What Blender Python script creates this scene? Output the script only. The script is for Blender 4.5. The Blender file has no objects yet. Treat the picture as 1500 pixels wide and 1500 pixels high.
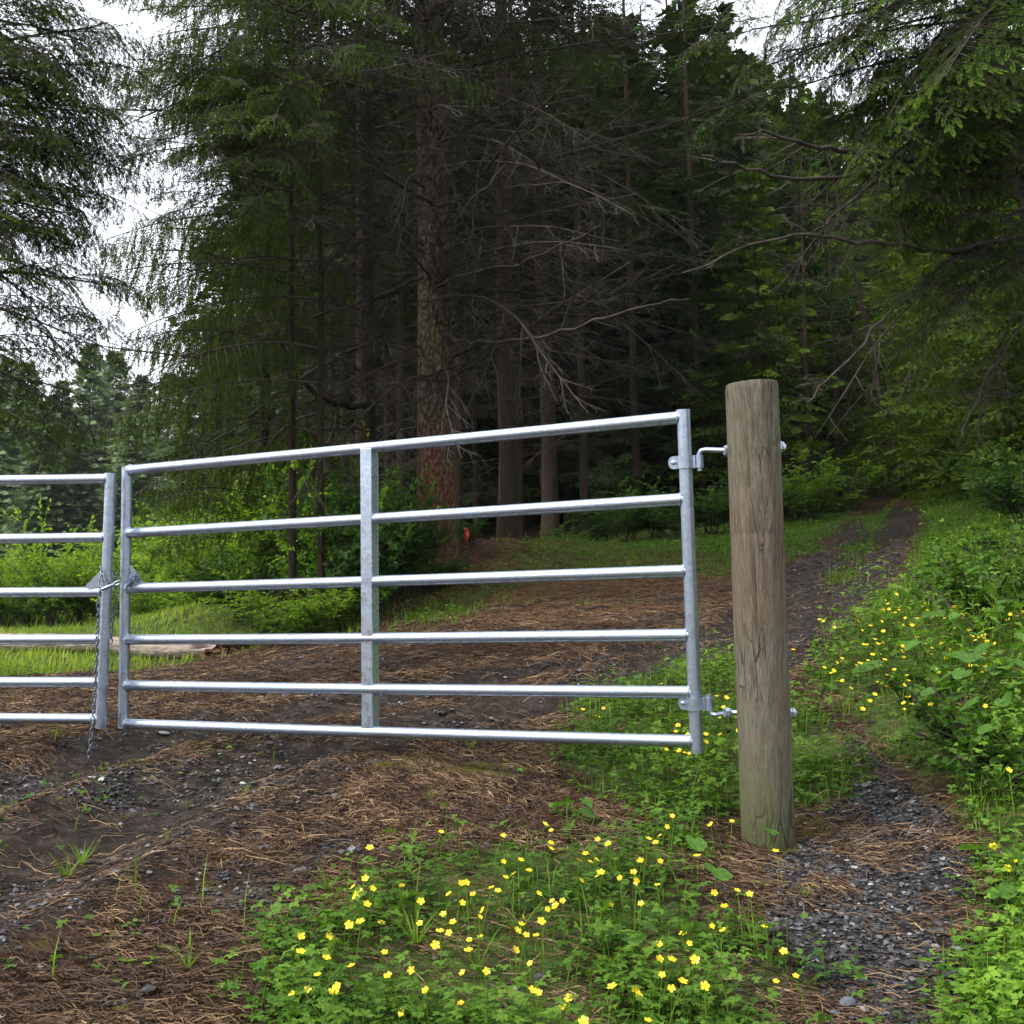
import bpy, math, random
import numpy as np
from mathutils import Matrix, Vector, Euler
R = math.radians
SC = bpy.context.scene
COL = SC.collection
rs = np.random.RandomState(7)
random.seed(7)

# ------------------------------------------------------------------ camera
F = 1600.0                       # focal length in pixels of the 1500 px frame
CAM = np.array([0.0, 0.0, 1.15])
PITCH, ROLL = R(5.6), R(1.15)
_f = np.array([0, math.cos(PITCH), math.sin(PITCH)])
_u0 = np.array([0, -math.sin(PITCH), math.cos(PITCH)])
_r0 = np.array([1.0, 0, 0])
_u = _u0*math.cos(ROLL) + _r0*math.sin(ROLL)
_r = _r0*math.cos(ROLL) - _u0*math.sin(ROLL)
cd = bpy.data.cameras.new('camera'); cam = bpy.data.objects.new('camera', cd); COL.objects.link(cam)
cd.sensor_width = 36; cd.sensor_fit = 'HORIZONTAL'; cd.lens = 36*F/1500
cd.clip_start = .05; cd.clip_end = 2000
cam.matrix_world = Matrix(((_r[0], _u[0], -_f[0], CAM[0]), (_r[1], _u[1], -_f[1], CAM[1]), (_r[2], _u[2], -_f[2], CAM[2]), (0, 0, 0, 1)))
SC.camera = cam

# ------------------------------------------------------------------ sky, sun, exposure
SUN_EL, SUN_AZ = R(48), math.atan2(-0.80, -0.45)     # sun behind the camera's left shoulder
w = bpy.data.worlds.new('World'); SC.world = w; w.use_nodes = True
nt = w.node_tree; nt.nodes.clear()
wo = nt.nodes.new('ShaderNodeOutputWorld'); bg = nt.nodes.new('ShaderNodeBackground'); bg.inputs[1].default_value = 0.06
sky = nt.nodes.new('ShaderNodeTexSky'); sky.sky_type = 'NISHITA'; sky.sun_disc = False
sky.sun_elevation = SUN_EL; sky.sun_rotation = SUN_AZ; sky.dust_density = 2.5
tc = nt.nodes.new('ShaderNodeTexCoord'); cn = nt.nodes.new('ShaderNodeTexNoise'); cn.inputs['Scale'].default_value = 2.2; cn.inputs['Detail'].default_value = 6
cr = nt.nodes.new('ShaderNodeValToRGB'); cr.color_ramp.elements[0].position = .30; cr.color_ramp.elements[0].color = (.72, .72, .72, 1)
cr.color_ramp.elements[1].position = .5; cr.color_ramp.elements[1].color = (.95, .95, .95, 1)
mx = nt.nodes.new('ShaderNodeMixRGB'); mx.inputs[2].default_value = (8.4, 8.8, 9.5, 1)
nt.links.new(tc.outputs['Generated'], cn.inputs['Vector']); nt.links.new(cn.outputs['Fac'], cr.inputs['Fac'])
nt.links.new(cr.outputs['Color'], mx.inputs[0]); nt.links.new(sky.outputs[0], mx.inputs[1]); nt.links.new(mx.outputs[0], bg.inputs[0]); nt.links.new(bg.outputs[0], wo.inputs[0])
sl = bpy.data.lights.new('sun', 'SUN'); sl.energy = 1.5; sl.angle = R(14); sl.color = (1, .96, .9)
so = bpy.data.objects.new('sun', sl); COL.objects.link(so)
_sd = Vector((math.sin(SUN_AZ)*math.cos(SUN_EL), math.cos(SUN_AZ)*math.cos(SUN_EL), math.sin(SUN_EL)))
so.rotation_euler = _sd.to_track_quat('Z', 'Y').to_euler(); so.location = (-8, -8, 20)
SC.view_settings.view_transform = 'Standard'; SC.view_settings.look = 'None'
SC.view_settings.exposure = 1.87; SC.view_settings.gamma = 1; SC.view_settings.use_curve_mapping = False
SC.render.engine = 'CYCLES'
cy = SC.cycles
cy.max_bounces = 6; cy.diffuse_bounces = 3; cy.glossy_bounces = 3; cy.transmission_bounces = 3; cy.transparent_max_bounces = 4
cy.use_denoising = True; cy.sample_clamp_indirect = 4
cy.caustics_reflective = False; cy.caustics_refractive = False

# ------------------------------------------------------------------ pixel <-> world helpers (photo pixels, depth in metres)
def P(px, py, d):
    return CAM + d*(_f + _r*(px-750)/F - _u*(py-750)/F)
def proj(p):
    v = np.asarray(p) - CAM
    z = v @ _f
    return 750+F*(v@_r)/z, 750-F*(v@_u)/z, z

# ------------------------------------------------------------------ noise
_tab = rs.rand(256, 256)
def vnoise(x, y):
    xi = np.floor(x).astype(int); yi = np.floor(y).astype(int); fx = x-xi; fy = y-yi
    fx = fx*fx*(3-2*fx); fy = fy*fy*(3-2*fy)
    a = _tab[xi & 255, yi & 255]; b = _tab[(xi+1) & 255, yi & 255]; c = _tab[xi & 255, (yi+1) & 255]; d = _tab[(xi+1) & 255, (yi+1) & 255]
    return (a*(1-fx)+b*fx)*(1-fy)+(c*(1-fx)+d*fx)*fy
def fbm(x, y, s=1., o=4, g=.5):
    x = np.asarray(x, float); y = np.asarray(y, float); t = 0; a = 1; n = 0
    for k in range(o):
        t = t+a*vnoise(x*s+17.3*k, y*s+9.1*k); n += a; a *= g; s *= 2.03
    return t/n

# ------------------------------------------------------------------ terrain
_cp = [(0, 1500, 2.5), (400, 1500, 2.6), (750, 1500, 2.75), (1100, 1500, 2.8), (1500, 1500, 2.75), (750, 1300, 3.5), (1124, 1243, 4.15),
       (0, 1300, 3.3), (0, 1110, 5.2), (180, 1095, 5.46), (540, 1110, 4.95), (1021, 1190, 4.3), (0, 1000, 8.3), (300, 1000, 8.0), (600, 1000, 7.2), (900, 1000, 6.6),
       (0, 962, 11.5), (320, 962, 11.5), (0, 928, 20), (330, 925, 20), (0, 915, 32), (500, 935, 10.5), (700, 850, 12.4), (640, 803, 13.4), (900, 800, 17), (760, 795, 16.5),
       (900, 850, 12.8), (900, 900, 10), (1000, 950, 7.6), (1180, 905, 9.5), (1250, 800, 16), (1300, 750, 24), (1280, 726, 33), (1450, 900, 7.4), (1450, 1000, 5.7),
       (1450, 1150, 4.4), (1500, 1380, 3.2), (1450, 790, 12.5), (1500, 710, 20), (1080, 800, 17.5), (1180, 745, 26), (750, 740, 42), (500, 850, 17), (300, 860, 30),
       (0, 845, 55), (200, 815, 75), (-100, 800, 90), (1100, 700, 50), (1600, 620, 45), (450, 800, 45)]
_c = [P(*c) for c in _cp]
_c += [np.array(v, float) for v in [(0, 0, 0), (-3, 0, .08), (3, 0, .02), (0, -6, -.2), (-10, -8, -.1), (10, -8, -.1), (-8, 4, .5), (-12, 12, .85), (-25, 15, 1.0), (-30, 40, 1.8),
       (7, 3, .8), (14, 8, 2.2), (25, 20, 5), (40, 50, 9), (60, 0, 4), (0, 120, 12), (-80, 120, 12), (80, 120, 18), (-100, 40, 3), (-80, -60, -1), (80, -60, 0), (0, -60, -2)]]
_c = np.array(_c)
def _phi(r2): return .5*r2*np.log(r2+1e-9)
_n = len(_c); _xy = _c[:, :2]/10
_K = _phi(((_xy[:, None]-_xy[None])**2).sum(-1)) + np.eye(_n)*2e-3
_Q = np.hstack([np.ones((_n, 1)), _xy])
_w = np.linalg.solve(np.vstack([np.hstack([_K, _Q]), np.hstack([_Q.T, np.zeros((3, 3))])]), np.concatenate([_c[:, 2], np.zeros(3)]))
def base_h(x, y):
    x = np.clip(np.asarray(x, float), -110, 90); y = np.clip(np.asarray(y, float), -70, 130)
    q = np.stack([x, y], -1)/10; o = np.zeros(x.shape)+_w[_n]+q[..., 0]*_w[_n+1]+q[..., 1]*_w[_n+2]
    for i in range(_n):
        o = o+_w[i]*_phi((q[..., 0]-_xy[i, 0])**2+(q[..., 1]-_xy[i, 1])**2)
    return o
_D = np.geomspace(1.4, 160, 420)
def hit(px, py):                       # where the sight line through a photo pixel meets the ground
    pts = np.array([P(px, py, d) for d in _D]); below = pts[:, 2] < base_h(pts[:, 0], pts[:, 1])
    i = int(np.argmax(below)) if below.any() else len(_D)-1
    return pts[max(i-1, 0)]*.5+pts[i]*.5
def poly(px): return np.array([hit(*p)[:2] if len(p) == 2 else np.array(p[:2], float) for p in px])
def sdf(pg, x, y):                     # >0 inside a plan polygon, metres to its edge
    d = np.full(x.shape, 1e9); ins = np.zeros(x.shape, bool); n = len(pg)
    for i in range(n):
        a = pg[i]; b = pg[(i+1) % n]; e = b-a; L = e@e+1e-9
        t = np.clip(((x-a[0])*e[0]+(y-a[1])*e[1])/L, 0, 1)
        d = np.minimum(d, (x-a[0]-t*e[0])**2+(y-a[1]-t*e[1])**2)
        c = ((a[1] > y) != (b[1] > y)) & (x < (b[0]-a[0])*(y-a[1])/(b[1]-a[1]+1e-12)+a[0]); ins ^= c
    return np.where(ins, 1, -1)*np.sqrt(d)
def pdist(pl, x, y):
    d = np.full(x.shape, 1e9)
    for i in range(len(pl)-1):
        a = pl[i]; e = pl[i+1]-a; L = e@e+1e-9; t = np.clip(((x-a[0])*e[0]+(y-a[1])*e[1])/L, 0, 1)
        d = np.minimum(d, (x-a[0]-t*e[0])**2+(y-a[1]-t*e[1])**2)
    return np.sqrt(d)
W = lambda x, y: (x, y, 0)             # a plan point given in metres
PG = dict(
 fore=poly([(400, 1700), (425, 1440), (480, 1380), (520, 1330), (575, 1300), (650, 1275), (760, 1240), (830, 1215), (900, 1225), (1000, 1215), (1045, 1260), (1065, 1330), (1120, 1400), (1180, 1440), (1230, 1700)]),
 mid=poly([(800, 1110), (830, 1060), (880, 1015), (960, 985), (1070, 965), (1190, 1010), (1225, 1050), (1245, 1110), (1250, 1165), (1190, 1185), (1100, 1180), (1000, 1195), (890, 1160)]),
 right=poly([(1165, 995), (1225, 945), (1285, 895), (1335, 838), (1352, 788), (1358, 748), (1360, 724), W(16, 34), W(30, 20), W(14, 2), W(3.4, 1.2), (1480, 1600), (1440, 1440), (1455, 1330), (1462, 1220), (1380, 1160), (1290, 1090), (1220, 1030)]),
 slope=poly([(545, 925), (600, 890), (680, 858), (740, 820), (900, 780), (1080, 757), (1200, 742), (1160, 800), (1080, 850), (960, 840), (860, 845), (760, 868), (640, 915)]),
 trail=poly([(1100, 755), (1180, 735), (1255, 733), (1225, 765), (1190, 800), (1150, 820), (1070, 845), (1000, 800)]),
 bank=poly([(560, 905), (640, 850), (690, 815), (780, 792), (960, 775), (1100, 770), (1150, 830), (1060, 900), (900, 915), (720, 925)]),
 strip=poly([(1215, 865), (1235, 820), (1262, 775), (1290, 745), (1296, 752), (1278, 790), (1250, 840)]),
 meadow=poly([W(-14, 6), (-300, 1010), (0, 996), (120, 985), (250, 970), (330, 958), (440, 938), (520, 928), (560, 905), W(-2, 14), W(-3, 22), W(-4, 60), W(-100, 130), W(-120, 10)]),
 mudtrail=poly([(1040, 960), (1090, 900), (1140, 850), (1190, 800), (1232, 768), (1285, 738), (1345, 742), (1345, 790), (1318, 862), (1255, 925), (1185, 985)]),
 gravel=poly([(1045, 1275), (1100, 1255), (1200, 1200), (1170, 1130), (1190, 1060), (1250, 1060), (1330, 1130), (1400, 1190), (1450, 1260), (1430, 1400), (1460, 1700), (1240, 1700), (1150, 1420), (1075, 1360)]),
)
RUT1 = poly([(-140, 1225), (0, 1165), (100, 1120), (200, 1088), (330, 1062), (500, 1035), (620, 1008), (760, 985), (900, 962), (1010, 945), (1090, 915), (1160, 870), (1200, 830)])
RUT2 = poly([(-140, 1350), (0, 1290), (120, 1238), (230, 1185), (320, 1145), (420, 1108), (560, 1075), (700, 1050), (850, 1015), (980, 985), (1060, 960), (1150, 935), (1220, 880), (1262, 820), (1290, 775), (1296, 745)])
def ss(a, b, v): t = np.clip((v-a)/(b-a), 0, 1); return t*t*(3-2*t)
def masks(x, y):
    x = np.asarray(x, float); y = np.asarray(y, float)
    n1 = fbm(x, y, 1.6, 4)-.5; n2 = fbm(x+40, y-13, 4., 3)-.5; n3 = fbm(x-9, y+31, .55, 3)-.5
    g = np.zeros(x.shape)
    for k, wgt, soft, sh in (('fore', 1, .20, -.0), ('mid', .95, .14, 0), ('right', 1, .14, 0), ('slope', .60, .5, 0), ('trail', .95, .5, 0), ('strip', .6, .2, 0), ('meadow', 1, .4, 0)):
        s = sdf(PG[k], x, y)+n1*.45+n2*.22
        q_ = wgt*ss(-soft, soft, s+sh)
        if k in ('right', 'slope'): q_ = q_*(1-ss(-.05, .25, sdf(PG['mudtrail'], x, y)+n2*.3))
        g = np.maximum(g, q_)
    far = ss(12, 30, np.hypot(x, y))
    g = np.maximum(g, .02*ss(.08, .24, n3+n2*.4)*ss(0, 1, 1-far))
    d1 = pdist(RUT1, x, y)+n1*.22+n2*.12; d2 = pdist(RUT2, x, y)+n1*.22+n2*.12
    mud = np.maximum(1-ss(.16, .46, d1), 1-ss(.2, .62, d2))
    mud = np.maximum(mud, ss(-.15, .25, sdf(PG['mudtrail'], x, y)+n1*.4)*.85)
    mud = np.maximum(mud, .6*ss(.10, .2, n1)*(1-ss(0, .3, sdf(PG['meadow'], x, y))))
    mud = mud*(1-g)
    gr = ss(-.12, .16, sdf(PG['gravel'], x, y)+n1*.5+n2*.3)*(1-g*.8)
    gr = gr*(1-.35*ss(.08, .14, fbm(x+11, y+3, 3.1, 3)-.5))
    gr = np.maximum(gr, .5*ss(.12, .2, fbm(x+70, y+5, 2.4, 3)-.5)*(1-ss(4.5, 7, y))*(1-g))
    moss = ss(.04, .2, fbm(x-31, y+77, 2.1, 5, .6)-.5)*(1-mud)*(1-.7*ss(4.5, 6.5, y))
    return g, mud, gr, moss
def ground_h(x, y):
    x = np.asarray(x, float); y = np.asarray(y, float)
    z = base_h(x, y); r = np.hypot(x, y); near = 1-ss(14, 30, r)
    d1 = pdist(RUT1, x, y); d2 = pdist(RUT2, x, y)
    rut = -.055*np.exp(-(d1/.20)**2)-.06*np.exp(-(d2/.2)**2)+.03*np.exp(-((d1-.38)/.13)**2)+.03*np.exp(-((d2-.38)/.13)**2)
    mb = np.exp(-(d1/.4)**2)+np.exp(-(d2/.4)**2)
    z = z+near*(rut+mb*((fbm(x+9, y-4, 9, 3)-.5)*.04+(fbm(x-9, y+4, 24, 2)-.5)*.022)+(fbm(x, y, 1.1, 3)-.5)*.09+(fbm(x+5, y, 5, 3)-.5)*.035+(fbm(x, y+5, 19, 2)-.5)*.014)
    z = z+(1-near)*(fbm(x, y, .12, 3)-.5)*.6
    return z
def gz(x, y): return float(ground_h(np.array([x]), np.array([y]))[0])
def onground(px, py):
    h = hit(px, py); return np.array([h[0], h[1], gz(h[0], h[1])])
def at_depth(px, d):                   # plan point under photo column px at depth d, on the ground
    z = 1.15
    for _ in range(12):
        # photo row whose ray passes height z at this depth
        q0 = P(px, 750, d); py = 750+(q0[2]-z)/d*F/ max(_u[2], .1)
        q = P(px, py, d); z = gz(q[0], q[1])
    return np.array([q[0], q[1], z])

# ------------------------------------------------------------------ mesh helpers
def mesh(name, V, Fs, mats, tint=None, smooth=False, mi=None, extra=None):
    me = bpy.data.meshes.new(name); V = np.asarray(V, np.float32); me.vertices.add(len(V)); me.vertices.foreach_set('co', V.ravel())
    Fs = [np.asarray(f, np.int32) for f in Fs if len(f)]
    loops = np.concatenate([f.ravel() for f in Fs]); tot = np.concatenate([np.full(len(f), f.shape[1], np.int32) for f in Fs])
    st = np.concatenate([[0], np.cumsum(tot)[:-1]]).astype(np.int32)
    me.loops.add(len(loops)); me.loops.foreach_set('vertex_index', loops); me.polygons.add(len(tot)); me.polygons.foreach_set('loop_start', st)
    if mi is not None: me.polygons.foreach_set('material_index', np.asarray(mi, np.int32))
    me.polygons.foreach_set('use_smooth', np.full(len(tot), smooth, bool))
    if tint is not None:
        a = me.attributes.new('tint', 'FLOAT', 'POINT'); a.data.foreach_set('value', np.asarray(tint, np.float32))
    for k, v in (extra or {}).items():
        a = me.attributes.new(k, 'FLOAT', 'POINT'); a.data.foreach_set('value', np.asarray(v, np.float32))
    for m in (mats if isinstance(mats, (list, tuple)) else [mats]): me.materials.append(m)
    me.update(calc_edges=True)
    return me
class Geo:
    def __init__(s): s.V = []; s.F = []; s.M = []; s.T = []; s.n = 0
    def add(s, V, Fc, m=0, t=.5):
        V = np.asarray(V, float).reshape(-1, 3); Fc = np.asarray(Fc, int)
        if len(V) == 0: return s
        s.V.append(V); s.F.append(Fc+s.n); s.M.append(np.full(len(Fc), m)); s.T.append(np.broadcast_to(np.asarray(t, float), (len(V),))); s.n += len(V)
        return s
    def box(s, c, d, m=0, rot=None, t=.5, bev=0):
        c = np.asarray(c, float); h = np.asarray(d, float)/2
        v = np.array([(x, y, z) for x in (-1, 1) for y in (-1, 1) for z in (-1, 1)])*h
        if rot is not None: v = v @ np.asarray(rot).T
        return s.add(v+c, [(0, 1, 3, 2), (4, 6, 7, 5), (0, 4, 5, 1), (2, 3, 7, 6), (0, 2, 6, 4), (1, 5, 7, 3)], m, t)
    def tube(s, pts, r, k=8, m=0, t=.5, cap=True, ref=(.31, .12, .94)):
        V, Q = tubes(np.asarray(pts, float)[None], np.broadcast_to(np.asarray(r, float), (len(pts),))[None], k, ref)
        tt = np.repeat(np.broadcast_to(np.asarray(t, float), (len(pts),)), k)
        s.add(V, Q, m, tt)
        if cap:
            n = len(pts); s.add(V[:k], [list(range(k))[::-1]] if k == 4 else [(0, i+1, i) for i in range(1, k-1)], m, tt[:k])
            s.add(V[-k:], [list(range(k))] if k == 4 else [(0, i, i+1) for i in range(1, k-1)], m, tt[-k:])
        return s
    def mesh(s, name, mats, smooth=False):
        V = np.concatenate(s.V); T = np.concatenate(s.T); Fs = []; Ms = []
        for w_ in (3, 4):
            f = [a for a in s.F if a.ndim == 2 and a.shape[1] == w_]; m = [b for a, b in zip(s.F, s.M) if a.ndim == 2 and a.shape[1] == w_]
            if f: Fs.append(np.concatenate(f)); Ms.append(np.concatenate(m))
        return mesh(name, V, Fs, mats, T, smooth, np.concatenate(Ms))
def tubes(Pn, Rn, k, ref=(.31, .12, .94)):
    N, n, _ = Pn.shape; T = np.gradient(Pn, axis=1); T /= np.linalg.norm(T, axis=2, keepdims=True)+1e-9
    a = np.cross(T, np.asarray(ref, float)); a /= np.linalg.norm(a, axis=2, keepdims=True)+1e-9; b = np.cross(T, a)
    th = np.arange(k)*2*math.pi/k
    V = Pn[:, :, None]+Rn[:, :, None, None]*(a[:, :, None]*np.cos(th)[None, None, :, None]+b[:, :, None]*np.sin(th)[None, None, :, None])
    i = np.arange(n-1)[:, None]*k; j = np.arange(k)[None]; j2 = (j+1) % k
    q = np.stack([i+j, i+j2, i+k+j2, i+k+j], -1).reshape(-1, 4)
    Q = (q[None]+(np.arange(N)*n*k)[:, None, None]).reshape(-1, 4)
    return V.reshape(-1, 3), Q
def scatter(tv, tf, pos, rot, scale):   # many copies of a small shape joined in one array
    tv = np.asarray(tv, float); sc = np.asarray(scale, float); sc = sc[:, None, None] if sc.ndim == 1 else sc[:, None, :]
    V = np.einsum('nij,nvj->nvi', rot, tv[None]*sc)+pos[:, None]
    Fc = np.asarray(tf)[None]+(np.arange(len(pos))*len(tv))[:, None, None]
    return V.reshape(-1, 3), Fc.reshape(-1, np.asarray(tf).shape[1])
def rotz_tilt(az, tilt, taz):           # rotate by az about z, then tip by tilt towards direction taz
    n = len(az); ca, sa = np.cos(az), np.sin(az); Z = np.zeros(n); O = np.ones(n)
    Rz = np.stack([ca, -sa, Z, sa, ca, Z, Z, Z, O], -1).reshape(n, 3, 3)
    kx, ky = -np.sin(taz), np.cos(taz); c, s_ = np.cos(tilt), np.sin(tilt); C = 1-c
    Rt = np.stack([c+kx*kx*C, kx*ky*C, ky*s_, kx*ky*C, c+ky*ky*C, -kx*s_, -ky*s_, kx*s_, c], -1).reshape(n, 3, 3)
    return Rt @ Rz
ORD = 'first second third fourth fifth sixth seventh eighth ninth tenth eleventh twelfth thirteenth fourteenth fifteenth sixteenth seventeenth eighteenth nineteenth twentieth'.split()+['twenty-'+w for w in 'first second third fourth fifth sixth seventh eighth ninth'.split()]
def link(name, me, parent=None, loc=None, rot=None, scale=None, **props):
    o = bpy.data.objects.new(name, me); COL.objects.link(o)
    if parent is not None: o.parent = parent
    if loc is not None: o.location = loc
    if rot is not None: o.rotation_euler = rot
    if scale is not None: o.scale = scale if hasattr(scale, '__len__') else (scale,)*3
    for k, v in props.items(): o[k] = v
    return o
def thing(name, label, cat, loc=(0, 0, 0), group=None, me=None, rot=None, scale=None):
    o = link(name, me, None, loc, rot, scale, label=label, category=cat)
    if group: o['group'] = group
    return o

# ------------------------------------------------------------------ materials
def mat(name, rough=.8, metal=0., spec=.3):
    m = bpy.data.materials.new(name); m.use_nodes = True; t = m.node_tree; b = t.nodes['Principled BSDF']
    b.inputs['Roughness'].default_value = rough; b.inputs['Metallic'].default_value = metal; b.inputs['Specular IOR Level'].default_value = spec
    return m, t, b
def N(t, kind, **kw):
    n = t.nodes.new('ShaderNode'+kind)
    for k, v in kw.items():
        if k in n.inputs: n.inputs[k].default_value = v
        else: setattr(n, k, v)
    return n
def ramp(t, src, stops, interp='LINEAR'):
    r = t.nodes.new('ShaderNodeValToRGB'); r.color_ramp.interpolation = interp; e = r.color_ramp.elements
    while len(e) < len(stops): e.new(.5)
    for i, (p, c) in enumerate(stops):
        e[i].position = p; e[i].color = (*c, 1) if len(c) == 3 else c
    t.links.new(src, r.inputs[0]); return r.outputs[0]
def mix(t, fac, a, b, mode='MIX'):
    m = t.nodes.new('ShaderNodeMixRGB'); m.blend_type = mode
    for i, v in ((0, fac), (1, a), (2, b)):
        if hasattr(v, 'is_output'): t.links.new(v, m.inputs[i])
        elif i == 0: m.inputs[0].default_value = v
        else: m.inputs[i].default_value = (*v, 1)
    return m.outputs[0]
def math_(t, op, a, b=0.):
    m = t.nodes.new('ShaderNodeMath'); m.operation = op
    for i, v in ((0, a), (1, b)):
        if hasattr(v, 'is_output'): t.links.new(v, m.inputs[i])
        else: m.inputs[i].default_value = v
    return m.outputs[0]
def coords(t, scale=(1, 1, 1), out='Object'):
    c = t.nodes.new('ShaderNodeTexCoord'); mp = t.nodes.new('ShaderNodeMapping'); mp.inputs['Scale'].default_value = scale
    t.links.new(c.outputs[out], mp.inputs[0]); return mp.outputs[0]
def noise(t, vec, s, d=4., r=.5, out='Fac', dist=0.):
    n = t.nodes.new('ShaderNodeTexNoise'); n.inputs['Scale'].default_value = s; n.inputs['Detail'].default_value = d; n.inputs['Roughness'].default_value = r; n.inputs['Distortion'].default_value = dist
    if vec is not None: t.links.new(vec, n.inputs['Vector'])
    return n.outputs[out]
def attr(t, name):
    a = t.nodes.new('ShaderNodeAttribute'); a.attribute_name = name; return a.outputs['Fac']
def bump(t, b, h, strength=.5, dist=.01):
    n = t.nodes.new('ShaderNodeBump'); n.inputs['Strength'].default_value = strength; n.inputs['Distance'].default_value = dist
    t.links.new(h, n.inputs['Height']); t.links.new(n.outputs[0], b.inputs['Normal'])
def leafmat(name, dark, light, trans=.35, rough=.55, spec=.25, objvar=.35, big=None):
    m, t, b = mat(name, rough, 0, spec)
    ti = attr(t, 'tint'); oi = t.nodes.new('ShaderNodeObjectInfo').outputs['Random']
    c = mix(t, ti, dark, light)
    v = mix(t, oi, (1-objvar,)*3, (1+objvar*.6, 1+objvar*.6, 1+objvar*.2))
    c = mix(t, 1., c, v, 'MULTIPLY')
    if big:
        nz = noise(t, coords(t, out='Object'), big, 3)
        c = mix(t, 1., c, ramp(t, nz, [(.35, (.6, .62, .65)), (.65, (1.3, 1.25, 1.1))]), 'MULTIPLY')
    t.links.new(c, b.inputs['Base Color'])
    tr = t.nodes.new('ShaderNodeBsdfTranslucent'); t.links.new(mix(t, 1., c, (1.5, 1.5, .7), 'MULTIPLY'), tr.inputs[0])
    ms = t.nodes.new('ShaderNodeMixShader'); ms.inputs[0].default_value = trans
    t.links.new(b.outputs[0], ms.inputs[1]); t.links.new(tr.outputs[0], ms.inputs[2]); t.links.new(ms.outputs[0], t.nodes['Material Output'].inputs[0])
    return m
def barkmat(name, stops, moss=(.07, .075, .03), mossamt=.45, sc=1., red=None):
    m, t, b = mat(name, .92, 0, .15)
    v = coords(t, (1, 1, .35)); n1 = noise(t, v, 14*sc, 8, .65); n2 = noise(t, coords(t, (1, 1, .6)), 3.2*sc, 4)
    vo = t.nodes.new('ShaderNodeTexVoronoi'); vo.inputs['Scale'].default_value = 30*sc; t.links.new(coords(t, (1, 1, .45)), vo.inputs['Vector'])
    c = ramp(t, n1, [(.3, stops[0]), (.5, stops[1]), (.72, stops[2])])
    vsh = ramp(t, vo.outputs[0], [(.15, (1.15, 1.15, 1.15)), (.6, (.45, .42, .4))])
    if red:
        sp = t.nodes.new('ShaderNodeSeparateXYZ'); t.links.new(coords(t, out='Object'), sp.inputs[0])
        zz = math_(t, 'ADD', sp.outputs[2], math_(t, 'MULTIPLY', math_(t, 'SUBTRACT', n2, .5), 1.6))
        c = mix(t, ramp(t, math_(t, 'DIVIDE', zz, 10.), [(.09, (1, 1, 1)), (.19, (0, 0, 0))]), c, mix(t, n1, red[0], red[1]))
    c = mix(t, ramp(t, n2, [(.48, (0, 0, 0)), (.66, (mossamt,)*3)]), c, moss)
    c = mix(t, 1., c, vsh, 'MULTIPLY')
    t.links.new(c, b.inputs['Base Color'])
    bump(t, b, math_(t, 'SUBTRACT', n1, math_(t, 'MULTIPLY', vo.outputs[0], 1.)), 1., .03)
    return m
M = {}
M['hemlock'] = leafmat('hemlock_needles', (.014, .036, .006), (.090, .140, .017), .3, .65, .05)
M['spruce'] = leafmat('spruce_needles', (.022, .046, .009), (.110, .160, .022), .3, .65, .05)
M['farspruce'] = leafmat('far_spruce_needles_hazed', (.07, .11, .065), (.17, .23, .12), .2, .7, .15, .3)  # needle colour paled to imitate haze over distance
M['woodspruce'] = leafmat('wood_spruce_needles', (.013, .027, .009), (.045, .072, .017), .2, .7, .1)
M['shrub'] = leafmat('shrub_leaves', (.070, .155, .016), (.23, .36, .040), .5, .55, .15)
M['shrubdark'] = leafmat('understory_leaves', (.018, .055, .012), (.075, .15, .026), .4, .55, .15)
M['herb'] = leafmat('herb_leaves', (.036, .100, .013), (.135, .255, .030), .35, .55, .15, .1, 1.1)
M['bigleaf'] = leafmat('broad_leaves', (.035, .11, .018), (.12, .24, .040), .4, .5, .25, .2, 9.)
M['grass'] = leafmat('grass_blades', (.050, .115, .012), (.175, .28, .035), .4, .55, .15, .1, .8)
M['meadow'] = leafmat('meadow_blades_sunlit', (.10, .18, .025), (.28, .37, .06), .4, .6, .15, .1, .8)  # yellower meadow grass, its colour also lightened to read as sunlit
M['petal'] = leafmat('buttercup_petal', (.80, .52, .01), (.95, .72, .02), .2, .3, .5, .08)
M['bark'] = barkmat('spruce_bark', [(.024, .019, .015), (.105, .080, .060), (.21, .17, .13)], (.10, .10, .045), .75, 1., [(.08, .036, .025), (.25, .105, .070)])
M['bark2'] = barkmat('wood_bark', [(.020, .015, .012), (.105, .075, .054), (.20, .15, .11)], (.06, .06, .028), .5)
def simple(name, c0, c1, s=40., rough=.85, metal=0., b_=.3, bd=.003, scale=(1, 1, 1), spec=.3):
    m, t, b = mat(name, rough, metal, spec); v = coords(t, scale); n = noise(t, v, s, 6, .6)
    t.links.new(ramp(t, n, [(.32, c0), (.68, c1)]), b.inputs['Base Color']); bump(t, b, n, b_, bd); return m
M['twig'] = simple('dead_twigs', (.012, .009, .007), (.054, .044, .033), 9., .95, 0, .0)
M['branch'] = simple('live_branch_wood', (.020, .016, .013), (.06, .048, .038), 9., .9, 0, .0)
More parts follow.
